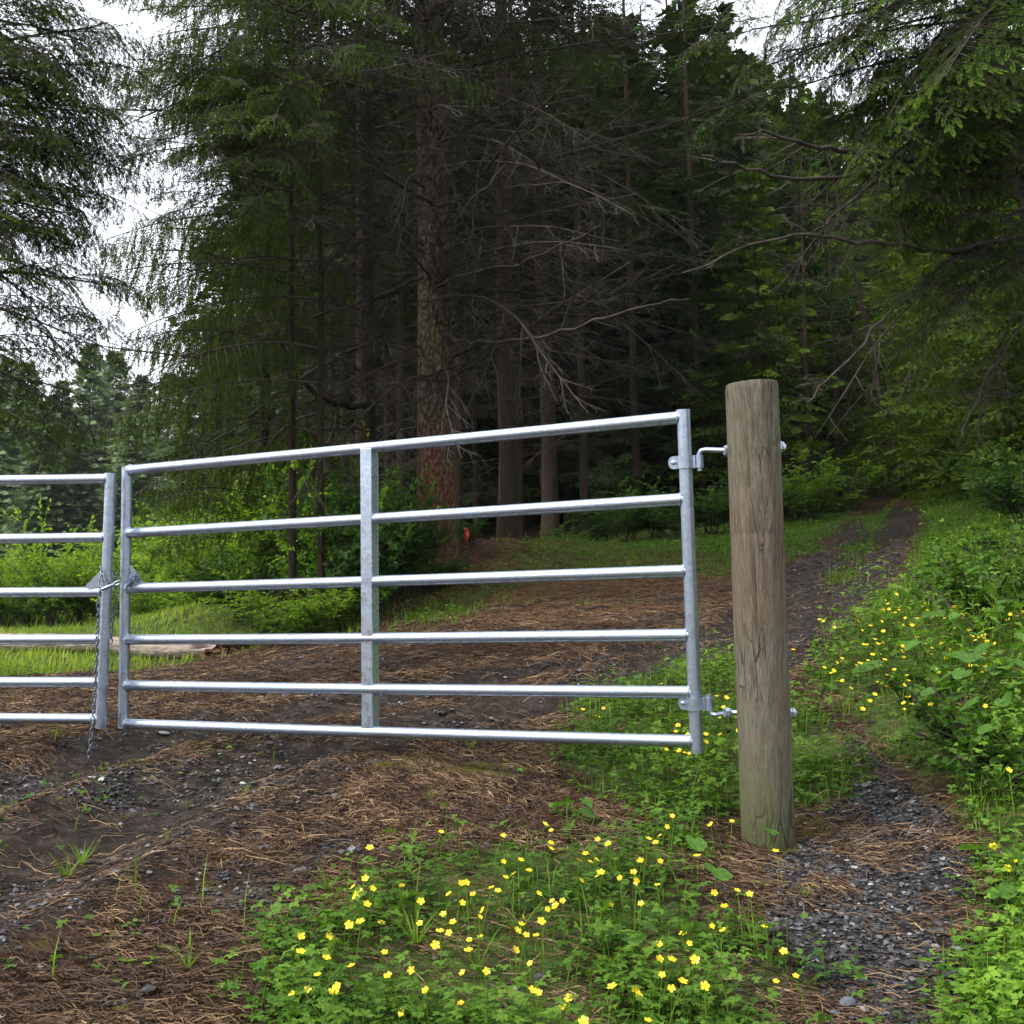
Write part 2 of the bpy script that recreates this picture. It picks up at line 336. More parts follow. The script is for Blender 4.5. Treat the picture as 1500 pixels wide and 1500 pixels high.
# galvanised steel
def galv(name, base=.58, rough=.36):
    m, t, b = mat(name, rough, .92, .5); v = coords(t, (1, 1, 1), 'Object')
    vo = t.nodes.new('ShaderNodeTexVoronoi'); vo.inputs['Scale'].default_value = 95; t.links.new(v, vo.inputs['Vector'])
    n = noise(t, v, 22, 6, .7); n2 = noise(t, v, 5, 4)
    c = mix(t, .35, ramp(t, n, [(.36, (base*.44, base*.54, base*.68)), (.55, (base*.84, base*.95, base*1.12))]), mix(t, vo.outputs['Color'], (base*.55, base*.65, base*.80), (base*1.04, base*1.18, base*1.38)))
    c = mix(t, ramp(t, n2, [(.55, (0, 0, 0)), (.75, (.4, .4, .4))]), c, (base*.5, base*.58, base*.70))
    t.links.new(c, b.inputs['Base Color']); t.links.new(ramp(t, n, [(.35, (rough+.15,)*3), (.65, (rough-.08,)*3)]), b.inputs['Roughness']); bump(t, b, n, .45, .003)
    return m
M['galv'] = galv('galvanised_steel')
M['galvflat'] = galv('galvanised_plate_sky_lit', .82, .3)  # same steel, base colour raised to stand in for reflected sky
M['steel'] = galv('dull_chain_steel', .22, .5)
M['lock'] = galv('padlock_metal', .4, .35)
# weathered post
def postmat():
    m, t, b = mat('weathered_post', .88, 0, .2)
    v = coords(t, (9, 9, .55)); g1 = noise(t, v, 6, 8, .7, dist=.4); g2 = noise(t, coords(t, (16, 16, .9)), 9, 6, .6, dist=.3); big = noise(t, coords(t, (1, 1, .5)), 6, 4)
    c = ramp(t, g1, [(.30, (.042, .034, .025)), (.42, (.11, .092, .068)), (.58, (.185, .165, .125)), (.78, (.29, .265, .21))])
    c = mix(t, ramp(t, g2, [(.36, (.7, .7, .7)), (.48, (0, 0, 0))]), c, (.07, .050, .036))
    c = mix(t, ramp(t, big, [(.40, (.55, .55, .55)), (.62, (0, 0, 0))]), c, (.135, .125, .085))
    sp = t.nodes.new('ShaderNodeSeparateXYZ'); t.links.new(coords(t), sp.inputs[0])
    zz = math_(t, 'ADD', sp.outputs[2], math_(t, 'MULTIPLY', math_(t, 'SUBTRACT', big, .5), .35))
    c = mix(t, ramp(t, zz, [(.10, (.75, .75, .75)), (.36, (0, 0, 0))]), c, (.085, .095, .035))
    c = mix(t, ramp(t, math_(t, 'SUBTRACT', zz, .75), [(0., (0, 0, 0)), (.1, (.35, .35, .35)), (.5, (.25, .25, .25)), (.7, (0, 0, 0))]), c, (.15, .085, .055))
    g3 = noise(t, coords(t, (60, 60, 3.2)), 4, 6, .75); c = mix(t, 1., c, ramp(t, g3, [(.3, (.62, .62, .62)), (.7, (1.3, 1.3, 1.3))]), 'MULTIPLY')
    ck = t.nodes.new('ShaderNodeTexVoronoi'); ck.feature = 'DISTANCE_TO_EDGE'; ck.inputs['Scale'].default_value = 1.; cdv = noise(t, coords(t, (3, 3, 3)), 3, 4, .6, out='Color')
    cmx = t.nodes.new('ShaderNodeVectorMath'); cmx.operation = 'MULTIPLY_ADD'; t.links.new(cdv, cmx.inputs[0]); cmx.inputs[1].default_value = (.45, .45, .45); t.links.new(coords(t, (26, 26, 1.1)), cmx.inputs[2]); t.links.new(cmx.outputs[0], ck.inputs['Vector'])
    ckf = math_(t, 'MULTIPLY', ramp(t, ck.outputs[0], [(.0, (.75, .75, .75)), (.04, (0, 0, 0))]), ramp(t, big, [(.45, (0, 0, 0)), (.6, (1, 1, 1))])); c = mix(t, ckf, c, (.022, .017, .012))
    kn = t.nodes.new('ShaderNodeTexVoronoi'); kn.inputs['Scale'].default_value = 6; t.links.new(coords(t, (1, 1, .55)), kn.inputs['Vector'])
    c = mix(t, ramp(t, kn.outputs[0], [(.05, (.75, .75, .75)), (.13, (0, 0, 0))]), c, (.05, .034, .024))
    t.links.new(c, b.inputs['Base Color']); bump(t, b, math_(t, 'SUBTRACT', math_(t, 'ADD', math_(t, 'ADD', g1, math_(t, 'MULTIPLY', g3, .5)), math_(t, 'MULTIPLY', g2, .7)), math_(t, 'MULTIPLY', ckf, 1.)), .9, .010); return m
M['post'] = postmat()
# fallen log, stones, tape
M['log'] = simple('bleached_log', (.13, .095, .075), (.40, .33, .28), 7., .9, 0, .8, .02, (1.2, 5, 5))
M['rot'] = simple('rotten_wood', (.02, .012, .008), (.13, .06, .03), 14., .95, 0, .8, .02)
M['tape'] = simple('red_tape', (.38, .02, .015), (.5, .035, .025), 10, .5, 0, .1)
M['stoned'] = simple('slate_gravel', (.035, .036, .042), (.15, .152, .17), 22., .75, 0, .5, .004)
M['stonel'] = simple('pale_stone', (.22, .21, .21), (.45, .44, .44), 18., .8, 0, .5, .004)
M['stonem'] = simple('grey_stone', (.10, .10, .105), (.24, .235, .235), 18., .8, 0, .5, .004)
def needlemat():
    m, t, b = mat('fallen_needles', .75, 0, .25)
    t.links.new(ramp(t, attr(t, 'tint'), [(0, (.020, .012, .009)), (.35, (.066, .038, .022)), (.65, (.135, .082, .043)), (.88, (.235, .150, .075)), (1, (.36, .25, .13))]), b.inputs['Base Color']); return m
M['needle'] = needlemat()
def gravmat():
    m, t, b = mat('gravel_stones', .7, 0, .35)
    c = ramp(t, attr(t, 'tint'), [(0, (.019, .018, .019)), (.6, (.064, .062, .065)), (.93, (.135, .13, .133)), (1, (.30, .29, .29))])
    c = mix(t, 1., c, ramp(t, noise(t, coords(t), 60, 4), [(.3, (.65, .65, .65)), (.7, (1.25, 1.25, 1.25))]), 'MULTIPLY')
    t.links.new(c, b.inputs['Base Color']); return m
M['gravel'] = gravmat()
def groundmat():
    m, t, b = mat('forest_floor', .95, 0, .15)
    o = coords(t); n1 = noise(t, o, 2.2, 8, .62); n2 = noise(t, o, 11, 8, .68); n3 = noise(t, o, 60, 6, .7)
    st = noise(t, coords(t, (14, 55, 14)), 1.6, 6, .7, dist=1.2)
    lit = ramp(t, st, [(.30, (.022, .014, .012)), (.46, (.070, .038, .025)), (.60, (.14, .075, .042)), (.75, (.22, .13, .072))])
    lit = mix(t, 1., lit, ramp(t, n2, [(.3, (.45, .45, .48)), (.65, (1.15, 1.15, 1.1))]), 'MULTIPLY')
    fine = None
    for a_, ph in ((.35, 0), (1.5, 3.7), (2.5, 7.9)):
        tcn = t.nodes.new('ShaderNodeTexCoord'); rt = t.nodes.new('ShaderNodeVectorRotate'); rt.rotation_type = 'Z_AXIS'; rt.inputs['Angle'].default_value = a_; t.links.new(tcn.outputs['Object'], rt.inputs['Vector'])
        mp = t.nodes.new('ShaderNodeMapping'); mp.inputs['Scale'].default_value = (28, 300, 28); mp.inputs['Location'].default_value = (ph, ph, 0); t.links.new(rt.outputs[0], mp.inputs[0])
        q = ramp(t, noise(t, mp.outputs[0], 1., 2, .5, dist=.6), [(.52, (0, 0, 0)), (.62, (1, 1, 1))]); fine = q if fine is None else math_(t, 'MAXIMUM', fine, q)
    lit = mix(t, 1., mix(t, fine, mix(t, 1., lit, (.42, .42, .45), 'MULTIPLY'), mix(t, 1., lit, (1.55, 1.5, 1.4), 'MULTIPLY')), ramp(t, n3, [(.3, (.6, .6, .6)), (.7, (1.25, 1.25, 1.25))]), 'MULTIPLY')
    mud = ramp(t, n2, [(.3, (.010, .0075, .006)), (.5, (.034, .025, .020)), (.72, (.105, .078, .062))])
    vo = t.nodes.new('ShaderNodeTexVoronoi'); vo.inputs['Scale'].default_value = 55; t.links.new(o, vo.inputs['Vector'])
    gr = mix(t, 1., ramp(t, vo.outputs['Color'], [(.2, (.033, .032, .034)), (.8, (.135, .13, .135))]), ramp(t, vo.outputs['Distance'], [(.2, (1, 1, 1)), (.7, (.2, .2, .2))]), 'MULTIPLY')
    gs = ramp(t, n2, [(.3, (.026, .044, .010)), (.55, (.075, .120, .020)), (.75, (.14, .18, .035))])
    ms = ramp(t, n3, [(.3, (.055, .052, .012)), (.55, (.15, .145, .020)), (.75, (.25, .23, .035))])
    def sharp(a, lo=.4, hi=.6, amt=.5):
        v = math_(t, 'ADD', a, math_(t, 'MULTIPLY', math_(t, 'SUBTRACT', n2, .5), amt)); return ramp(t, v, [(lo, (0, 0, 0)), (hi, (1, 1, 1))])
    lit = mix(t, ramp(t, attr(t, 'slope'), [(.3, (0, 0, 0)), (.9, (1, 1, 1))]), lit, mix(t, 1., mix(t, st, (.11, .052, .024), (.36, .19, .085)), ramp(t, n2, [(.32, (.35, .35, .35)), (.62, (1.2, 1.2, 1.2))]), 'MULTIPLY'))  # orange bank litter, colour also brightened to offset the canopy's shade
    c = mix(t, math_(t, 'MULTIPLY', sharp(attr(t, 'moss'), .5, 1.1, 1.7), .8), lit, ms)
    c = mix(t, sharp(attr(t, 'mud'), .3, .55, .9), c, mud)
    c = mix(t, sharp(attr(t, 'gravel'), .4, .6, .9), c, gr)
    c = mix(t, sharp(attr(t, 'grass'), .3, .7, .9), c, gs)
    t.links.new(c, b.inputs['Base Color'])
    rr = ramp(t, attr(t, 'mud'), [(.4, (.95, .95, .95)), (.9, (.62, .62, .62))]); t.links.new(rr, b.inputs['Roughness'])
    bump(t, b, math_(t, 'ADD', math_(t, 'ADD', n2, math_(t, 'MULTIPLY', n3, .8)), math_(t, 'MULTIPLY', fine, .35)), .9, .02); return m
M['ground'] = groundmat()

# ------------------------------------------------------------------ the ground sheet
def axis(a0, a1, step, lo, hi, grow=1.075):
    v = list(np.arange(a0, a1, step)); s = step
    while v[-1] < hi: s *= grow; v.append(v[-1]+s)
    s = step; u = []; x = a0
    while x > lo: s *= grow; x -= s; u.append(x)
    return np.array(u[::-1]+v)
gx = axis(-4.2, 5.2, .042, -420, 420); gy = axis(1.6, 13., .045, -420, 420)
GX, GY = np.meshgrid(gx, gy, indexing='ij'); GX = GX.ravel(); GY = GY.ravel()
_far = np.hypot(GX, GY) > 110
GZ = ground_h(GX, GY)
g_, m_, r_, mo_ = masks(GX, GY)
nx_, ny_ = len(gx), len(gy); ii = (np.arange(nx_-1)[:, None]*ny_+np.arange(ny_-1)[None]).ravel()
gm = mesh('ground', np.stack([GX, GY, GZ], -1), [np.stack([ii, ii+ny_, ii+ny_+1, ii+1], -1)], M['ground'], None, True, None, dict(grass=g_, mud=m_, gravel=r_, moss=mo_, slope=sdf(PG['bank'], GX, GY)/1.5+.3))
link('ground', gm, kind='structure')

# ------------------------------------------------------------------ wooden post
def seg_dir(a, b): return (b-a)/np.linalg.norm(b-a)
PB = P(1126, 1246, 4.15); PT = P(1101, 566, 4.15)
PB = np.array([PB[0], PB[1], gz(PB[0], PB[1])])
post = thing('gate_post', 'thick round weathered wooden post that carries the gate', 'post', tuple(PB))
def make_post():
    k, n = 72, 150; L = np.linalg.norm(PT-PB)+.15; z = np.linspace(-.15, L-.15, n); ax = (PT-PB)/np.linalg.norm(PT-PB)
    th = np.arange(k)*2*math.pi/k; TH, Z = np.meshgrid(th, z)
    rad = .1005-.0015*(Z/L)
    rad = rad+.0035*(fbm(TH*1.9+3, Z*1.2, 1., 3)-.5)+.0022*(fbm(np.cos(TH)*7+20, Z*2.+np.sin(TH)*9, 1., 4)-.5)
    crack = np.exp(-((np.abs(((TH-4.3+.06*np.sin(Z*5)) % (2*math.pi)))/.035)**2))*ss(.3, .7, Z)*.011
    crack2 = np.exp(-((np.abs(((TH-5.1+.05*np.sin(Z*4)) % (2*math.pi)))/.03)**2))*ss(1.3, 1.6, Z)*.011
    notch = .0025*np.exp(-((Z-1.16)/.010)**2)*ss(-.1, .1, np.sin(TH*1.0+.4)*-1)
    rad = rad-crack-crack2-notch
    top = ss(L-.15-.007, L-.15, Z); rad = rad-.004*top*top
    V = np.stack([rad*np.cos(TH), rad*np.sin(TH), Z+.004*np.sin(TH+1)*(Z > L-.2)], -1).reshape(-1, 3)
    X = V[:, :2]; V[:, 0] += ax[0]/ax[2]*V[:, 2]; V[:, 1] += ax[1]/ax[2]*V[:, 2]
    i = np.arange(n-1)[:, None]*k; j = np.arange(k)[None]; j2 = (j+1) % k
    Q = np.stack([i+j, i+j2, i+k+j2, i+k+j], -1).reshape(-1, 4)
    g = Geo(); g.add(V, Q); c = V[-k:].mean(0); tv = np.vstack([V[-k:], c+(V[-k:]-c)*.5+[0, 0, -.002], [c+[0, 0, -.003]]])
    q = [(a, (a+1) % k, k+(a+1) % k, k+a) for a in range(k)]; g.add(tv, q); g.add(tv, [(k+a, k+(a+1) % k, 2*k) for a in range(k)])
    return g.mesh('timber', M['post'], True)
link('timber', make_post(), post)

# ------------------------------------------------------------------ gates
TR = .0258
def gate(root, lpix, rpix, dl, dr, ly, ry, extra_top=.012):
    """lpix/rpix = (top px, top py, bottom px, bottom py) of the end stiles, ly/ry = rail rows at each end"""
    base = np.array(root.location)
    def rel(v): return np.asarray(v)-base
    lt, lb = P(lpix[0], lpix[1], dl), P(lpix[2], lpix[3], dl); rt, rb = P(rpix[0], rpix[1], dr), P(rpix[2], rpix[3], dr)
    for (a, b) in ((lt, lb), (rt, rb)):
        g = Geo(); g.tube([rel(a), rel(a*.97+b*.03), rel(a*.5+b*.5), rel(a*.03+b*.97), rel(b)], TR*1.02, 20, ref=(1, .2, 0))
        link('end_tube', g.mesh('end_tube', M['galv'], True), root)
    wg = None
    for y0, y1 in zip(ly, ry):
        fa = (y0-lpix[1])/(lpix[3]-lpix[1]); fb = (y1-rpix[1])/(rpix[3]-rpix[1]); a = lt+(lb-lt)*fa; b = rt+(rb-rt)*fb
        u = seg_dir(a, b); p = [rel(a+(b-a)*s_) for s_ in np.linspace(0, 1, 9)]
        for i in range(1, 8): p[i] = p[i]+np.array([0, 0, -.003*math.sin(math.pi*i/8)])
        g = Geo(); g.tube(p, TR*.96, 18); link('rail', g.mesh('rail', M['galv'], True), root)
        for c, sgn in ((a, 1), (b, -1)):          # weld bead round each joint
            c = rel(c)+u*sgn*TR*1.0; g = Geo(); th = np.linspace(0, 2*math.pi, 19)
            e1 = np.array([0, 0, 1.]); e2 = np.cross(u, e1)
            ring = np.array([c+(e1*math.cos(q)+e2*math.sin(q))*TR*.98+u*sgn*(.0035*math.cos(2*q)-.003+.0015*math.sin(9*q)) for q in th])
            g.tube(ring, .0042, 6, cap=False); link('weld', g.mesh('weld', M['galv'], True), root)
    return rel, lt, lb, rt, rb
DL, DR = 5.46, 4.30
gl = P(183, 1065, DL); gr_ = P(1021, 1100, DR)
gate_r = thing('farm_gate', 'galvanised tubular steel farm gate with six rails, hung on the wooden post', 'gate', tuple((gl+gr_)/2))
LY = [689, 781, 862, 937, 1004, 1060]; RY = [611, 731, 836, 930, 1014, 1086]
rel, lt, lb, rt, rb = gate(gate_r, (186.5, 684, 180.5, 1066), (1001, 600, 1021, 1102), DL, DR, LY, RY)
# flat middle stile
def midstile(px0, py0, px1, py1, width=.056):
    # depth on the gate plane at this column
    def onplane(px, py):
        A, B, C_ = lt, rt, rb; n = np.cross(B-A, C_-A); dr_ = P(px, py, 1.)-CAM; tt = ((A-CAM)@n)/(dr_@n); return CAM+dr_*tt
    a, b = onplane(px0, py0), onplane(px1, py1); up = seg_dir(b, a); side = seg_dir(lt, rt); nrm = np.cross(side, up); nrm /= np.linalg.norm(nrm)
    if nrm@(CAM-a) < 0: nrm = -nrm
    side = np.cross(up, nrm); rot = np.stack([side, nrm, up], 1); c = (a+b)/2; L = np.linalg.norm(a-b)
    g = Geo(); t_ = .004
    g.box(rel(c+nrm*(TR+.004)), (width, t_, L), rot=rot)
    for s_ in (-1, 1): g.box(rel(c+side*s_*(width/2-t_/2)+nrm*(.003)), (t_, TR*2-.002, L), rot=rot)
    g.box(rel(c-nrm*(TR+.002)), (width, t_, L), rot=rot)
    o = link('middle_stile', g.mesh('middle_stile', M['galvflat']), gate_r)
    bv = o.modifiers.new('bevel', 'BEVEL'); bv.width = .0015; bv.segments = 2
    return nrm, side, up
GN_, GS_, GU_ = midstile(541, 657, 543, 1073)
# hinge clamps on the gate's end tube, bolt hooks through the post
def hinge(py, pyb, down):
    f_ = (py-600)/(1102-600.); c = rt+(rb-rt)*f_; up = seg_dir(rb, rt); side = GS_; nrm = np.cross(side, up); nrm /= np.linalg.norm(nrm)
    if nrm@(CAM-c) < 0: nrm = -nrm
    side = np.cross(up, nrm); rot = np.stack([side, nrm, up], 1)
    if side@(rt-lt) < 0: side = -side
    hh = .050; g = Geo()
    # strap that wraps the tube: half ring to the front, ears to the left, loop at right
    n = 14; ring = []
    for sgn in (1, -1):
        pts = [(-.048, .0065), (-.034, .0065)]+[(-TR*1.25*math.cos(q), max(.0065, TR*1.25*math.sin(q))) for q in np.linspace(.35, math.pi-.35, n)]+[(.034, .0065), (.042, .0065)]
        V = []; Q = []
        for (x, y) in pts:
            for dy in (0, .0045):
                for s_ in (-1, 1): V.append(rel(c+side*x+nrm*sgn*(y+dy)+up*s_*hh/2))
        for i in range(len(pts)-1):
            a = 4*i; Q += [(a, a+4, a+5, a+1), (a+2, a+3, a+7, a+6), (a, a+2, a+6, a+4), (a+1, a+5, a+7, a+3)]
        Q += [(0, 1, 3, 2), (4*len(pts)-4, 4*len(pts)-2, 4*len(pts)-1, 4*len(pts)-3)]
        g.add(V, Q)
        # rounded ear end
        th = np.linspace(math.pi/2, 3*math.pi/2, 9); ev = []
        for dy in (0, .0045):
            ev += [rel(c+side*(-.048+.018*math.cos(q))+nrm*sgn*(.0065+dy)+up*(hh/2*math.sin(q))) for q in th]
        g.add(ev, [(0, i, i+1) for i in range(1, 8)]+[(9, 9+i, 10+i) for i in range(1, 8)]); g.add(ev, [(i, i+1, i+10, i+9) for i in range(8)])
    # eye for the hook
    e = c+side*.056; th = np.linspace(0, 2*math.pi, 17)
    g.tube([rel(e-up*hh/2), rel(e+up*hh/2)], .0155, 16, ref=(1, .2, 0))
    h = link('hinge_clamp', g.mesh('hinge_clamp', M['galv'], False), gate_r)
    g = Geo(); bc = c-side*.046
    prof = [(.0, .0), (.010, .0), (.0095, .003), (.007, .0055), (.003, .0068), (0.0001, .007)]
    pts = [rel(bc+nrm*(.011+z)) for r0, z in prof]; g.tube([rel(bc+nrm*.0105)]+[rel(bc+nrm*(.0108+z)) for _, z in prof[1:]], [.0105]+[r0 for r0, _ in prof[1:]], 14, cap=False)
    link('bolt_head', g.mesh('bolt_head', M['galv'], True), gate_r)
    # hook: vertical pin, bend, shank to the post
    pc = np.array(post.location); ax = seg_dir(PB, PT); sgn = -1 if down else 1
    pz = P(1066, pyb, 4.2); pend = P(1150 if pyb < 800 else 1166, pyb-6 if pyb < 800 else pyb+1, 4.25)
    g = Geo(); s0 = e+up*sgn*(-hh/2-.012); s1 = e+up*sgn*(hh/2+.004); k_ = e+up*sgn*(hh/2+.016)+side*.008; k2 = e+up*sgn*(hh/2+.019)+side*.026
    def rp(v): return np.asarray(v)-pc
    far = pend
    # make the shank start at the bend and pass through the post
    u = seg_dir(k2, pz); m_ = [k2+(pz-k2)*s_ for s_ in (.3, .6)]
    g.tube([rp(s0), rp(e), rp(s1), rp(k_), rp(k2), rp(m_[0]), rp(m_[1]), rp(pz), rp(far)], .0098, 12, ref=(.2, 1, .1))
    hk = link('hinge_hook', g.mesh('hinge_hook', M['galv'], True), post)
    for q, nm in ((pz-u*.002, 'nut'), (far-seg_dir(pz, far)*.016, 'nut')):
        uu = seg_dir(pz, far) if q is not pz else u; uu = seg_dir(pz, far)
        g = Geo(); g.tube([rp(q-uu*.012), rp(q+uu*.010)], .019, 6, ref=(.2, 1, .1)); g.tube([rp(q-uu*.002), rp(q+uu*.001)], .022, 16, ref=(.2, 1, .1))
        link('nut', g.mesh('nut', M['galv']), hk)
hinge(677, 660, False); hinge(1030, 1044, True)
# the neighbouring gate leaf on the left, most of it outside the frame
DG = 5.36
gate_l = thing('farm_gate', 'galvanised steel gate leaf cut off by the left edge, hung with the chain', 'gate', tuple(P(0, 1056, DG)))
LY2 = [708, 794, 869, 937, 997, 1046]; RY2 = [701, 787, 867, 936, 999, 1053]
rel2, lt2, lb2, rt2, rb2 = gate(gate_l, (-520, 705, -520, 1052), (162.5, 693, 147.5, 1066), 5.75, DG, LY2, RY2)
# gusset plates in the corners at the middle rail
def gusset(root, pts, d, fwd=.004):
    base = np.array(root.location); n = -_f; g = Geo(); V = []
    for dy in (0, .005):
        V += [P(x, y, d-.004-dy)-base for x, y in pts]
    k = len(pts); g.add(V, [(0, i, i+1) for i in range(1, k-1)]+[(k, k+i+1, k+i) for i in range(1, k-1)]); g.add(V, [(i, (i+1) % k, k+(i+1) % k, k+i) for i in range(k)])
    o = link('gusset_plate', g.mesh('gusset_plate', M['galv']), root)
    for (fx, fy) in ((.36, .28), (.62, .16)):
        x = pts[0][0]*(1-fx-fy)+pts[1][0]*fx+pts[2][0]*fy; y = pts[0][1]*(1-fx-fy)+pts[1][1]*fx+pts[2][1]*fy
        q = P(x, y, d-.010)-base; g = Geo(); g.tube([q, q+_f*.004], .006, 10, ref=(1, 0, .2)); link('bolt_head', g.mesh('bolt_head', M['steel']), o)
gusset(gate_r, [(189, 858), (189, 829), (193, 828), (212, 856), (210, 860)], DL-.005)
gusset(gate_l, [(150, 862), (152, 836), (147, 836), (125, 858), (126, 862)], DG-.005)

# ------------------------------------------------------------------ chain and padlock
def link_mesh():
    th = np.linspace(0, 2*math.pi, 17); p = [(.0075*math.cos(q), 0, .0165*math.sin(q)*(1 if True else 1)) for q in th]
    p = [(.0078*np.sign(math.cos(q))*abs(math.cos(q))**.6, 0, .0175*np.sign(math.sin(q))*abs(math.sin(q))**.9) for q in th]
    g = Geo(); g.tube(p, .0029, 6, cap=False, ref=(0, 1, 0)); return g.mesh('link', M['steel'], True)
LM = link_mesh()
chain = thing('chain', 'steel link chain wound round both gate leaves, its loose end hanging to the ground', 'chain', tuple(P(152, 850, 5.3)))
_cb = np.array(chain.location)
def run_chain(pts, jit=.002):
    pts = np.array(pts); seg = np.linalg.norm(np.diff(pts, axis=0), axis=1); s_ = np.concatenate([[0], np.cumsum(seg)]); n = int(s_[-1]/.0275)
    for i in range(n+1):
        q = i*.0275; c = np.array([np.interp(q, s_, pts[:, a]) for a in range(3)]); c2 = np.array([np.interp(q+.01, s_, pts[:, a]) for a in range(3)]); c1 = np.array([np.interp(q-.01, s_, pts[:, a]) for a in range(3)])
        d = Vector(c2-c1); d = d.normalized() if d.length > 1e-6 else Vector((0, 0, 1))
        qt = d.to_track_quat('Z', 'Y') @ Euler((0, 0, (R(35) if i % 2 else R(125))+random.uniform(-.25, .25))).to_quaternion()
        o = link('link', LM, chain, tuple(c-_cb+np.array([random.uniform(-jit, jit), 0, 0]))); o.rotation_mode = 'QUATERNION'; o.rotation_quaternion = qt
run_chain([P(148, 848, 5.33), P(147, 858, 5.31), P(145, 880, 5.305), P(143, 925, 5.305), P(142, 960, 5.31), P(139, 1010, 5.31), P(135, 1065, 5.30), P(131, 1100, 5.29), P(129, 1120, 5.29)])
run_chain([P(168, 850, 5.40), P(169, 880, 5.40), P(166, 905, 5.40), P(163, 925, 5.40), P(162, 941, 5.40)])
run_chain([P(148, 833, 5.34), P(152, 845, 5.31), P(160, 853, 5.31), P(166, 858, 5.33)], .001)
run_chain([P(164, 836, 5.43), P(170, 845, 5.43), P(176, 850, 5.44), P(184, 850, 5.45)], .001)
run_chain([P(201, 842, 5.42), P(195, 848, 5.41), P(190, 856, 5.42), P(187, 864, 5.43)], .001)
run_chain([P(201, 846, 5.44), P(197, 853, 5.41), P(192, 858, 5.42)], .001)
pl = thing('padlock', 'long narrow grey padlock joining the chain between the two gate leaves', 'padlock', tuple(P(160, 858, 5.29)))
def padlock():
    a, b = P(148, 864, 5.285), P(176, 852, 5.30); base = np.array(pl.location); g = Geo(); u = seg_dir(a, b)
    g.tube([a-base, a-base+u*.004, b-base-u*.03, b-base-u*.027], [.006, .0085, .0085, .006], 10); link('lock_body', g.mesh('lock_body', M['lock'], True), pl)
    g = Geo(); v = np.cross(u, _f); v /= np.linalg.norm(v); c = b-base-u*.028
    g.tube([c+v*.007, c+v*.008+u*.02, c+v*.004+u*.029, c-v*.004+u*.029, c-v*.008+u*.02, c-v*.007], .0026, 8); link('shackle', g.mesh('shackle', M['galv'], True), pl)
padlock()

# ------------------------------------------------------------------ branch templates (root at the origin, running along +X)
def rot_about(v, ax, a):
    ax = ax/np.linalg.norm(ax); return v*math.cos(a)+np.cross(ax, v)*math.sin(a)+ax*(ax@v)*(1-math.cos(a))
def curve(rng, p0, d0, L, n, sag=0., wig=.1, lift=0.):
    p = np.array(p0, float); d = np.array(d0, float); d /= np.linalg.norm(d); out = [p.copy()]; h = L/(n-1)
    for i in range(1, n):
        d = d+rng.normal(0, wig, 3)*[1, 1, .6]+np.array([0, 0, -sag+lift*i/n]); d /= np.linalg.norm(d); p = p+d*h; out.append(p.copy())
    return np.array(out)
def strips(S, D, L, U, npair, lw, ll, tip, rng, round_=False, ang=.9):
    """needle clusters on shoots: S start, D unit direction, L length, U flat-side normal"""
    n = len(S); side = np.cross(D, U); side /= np.linalg.norm(side, axis=1, keepdims=True)+1e-9; U2 = np.cross(side, D)
    Vs, Ts = [], []
    for k in range(npair):
        t = (k+.4)/npair
        for s_ in (-1, 1):
            if round_:
                a = (k*2.4+s_*1.2)+rng.rand(n)*.8; lat = side*np.cos(a)[:, None]+U2*np.sin(a)[:, None]
            else: lat = side*s_+U2*rng.normal(0, .18, (n, 1))
            c = S+D*(L*t)[:, None]; l_ = ll*(1.1-.55*t)*(.8+.4*rng.rand(n))
            dr_ = D*math.cos(ang)+lat*math.sin(ang); wv = np.cross(dr_, U2); wv /= np.linalg.norm(wv, axis=1, keepdims=True)+1e-9
            if round_: wv = np.cross(dr_, rng.normal(0, 1, (n, 3))); wv /= np.linalg.norm(wv, axis=1, keepdims=True)+1e-9
            Vs.append(np.stack([c-wv*lw*.35, c+dr_*(l_*.55)[:, None]-wv*lw*.5, c+dr_*l_[:, None], c+dr_*(l_*.5)[:, None]+wv*lw*.5], 1)); Ts.append(np.clip(tip*.75*t+.5*tip*rng.rand(n)+.25*rng.rand(n), 0, 1))
    e = S+D*L[:, None]; Vs.append(np.stack([e-D*ll*.4, e+side*lw*.5, e+D*ll*.8, e-side*lw*.5], 1)); Ts.append(np.clip(tip*(.8+.4*rng.rand(n)), 0, 1))
    V = np.concatenate(Vs); T = np.repeat(np.concatenate(Ts), 4)
    return V.reshape(-1, 3), np.arange(len(V)*4).reshape(-1, 4), T
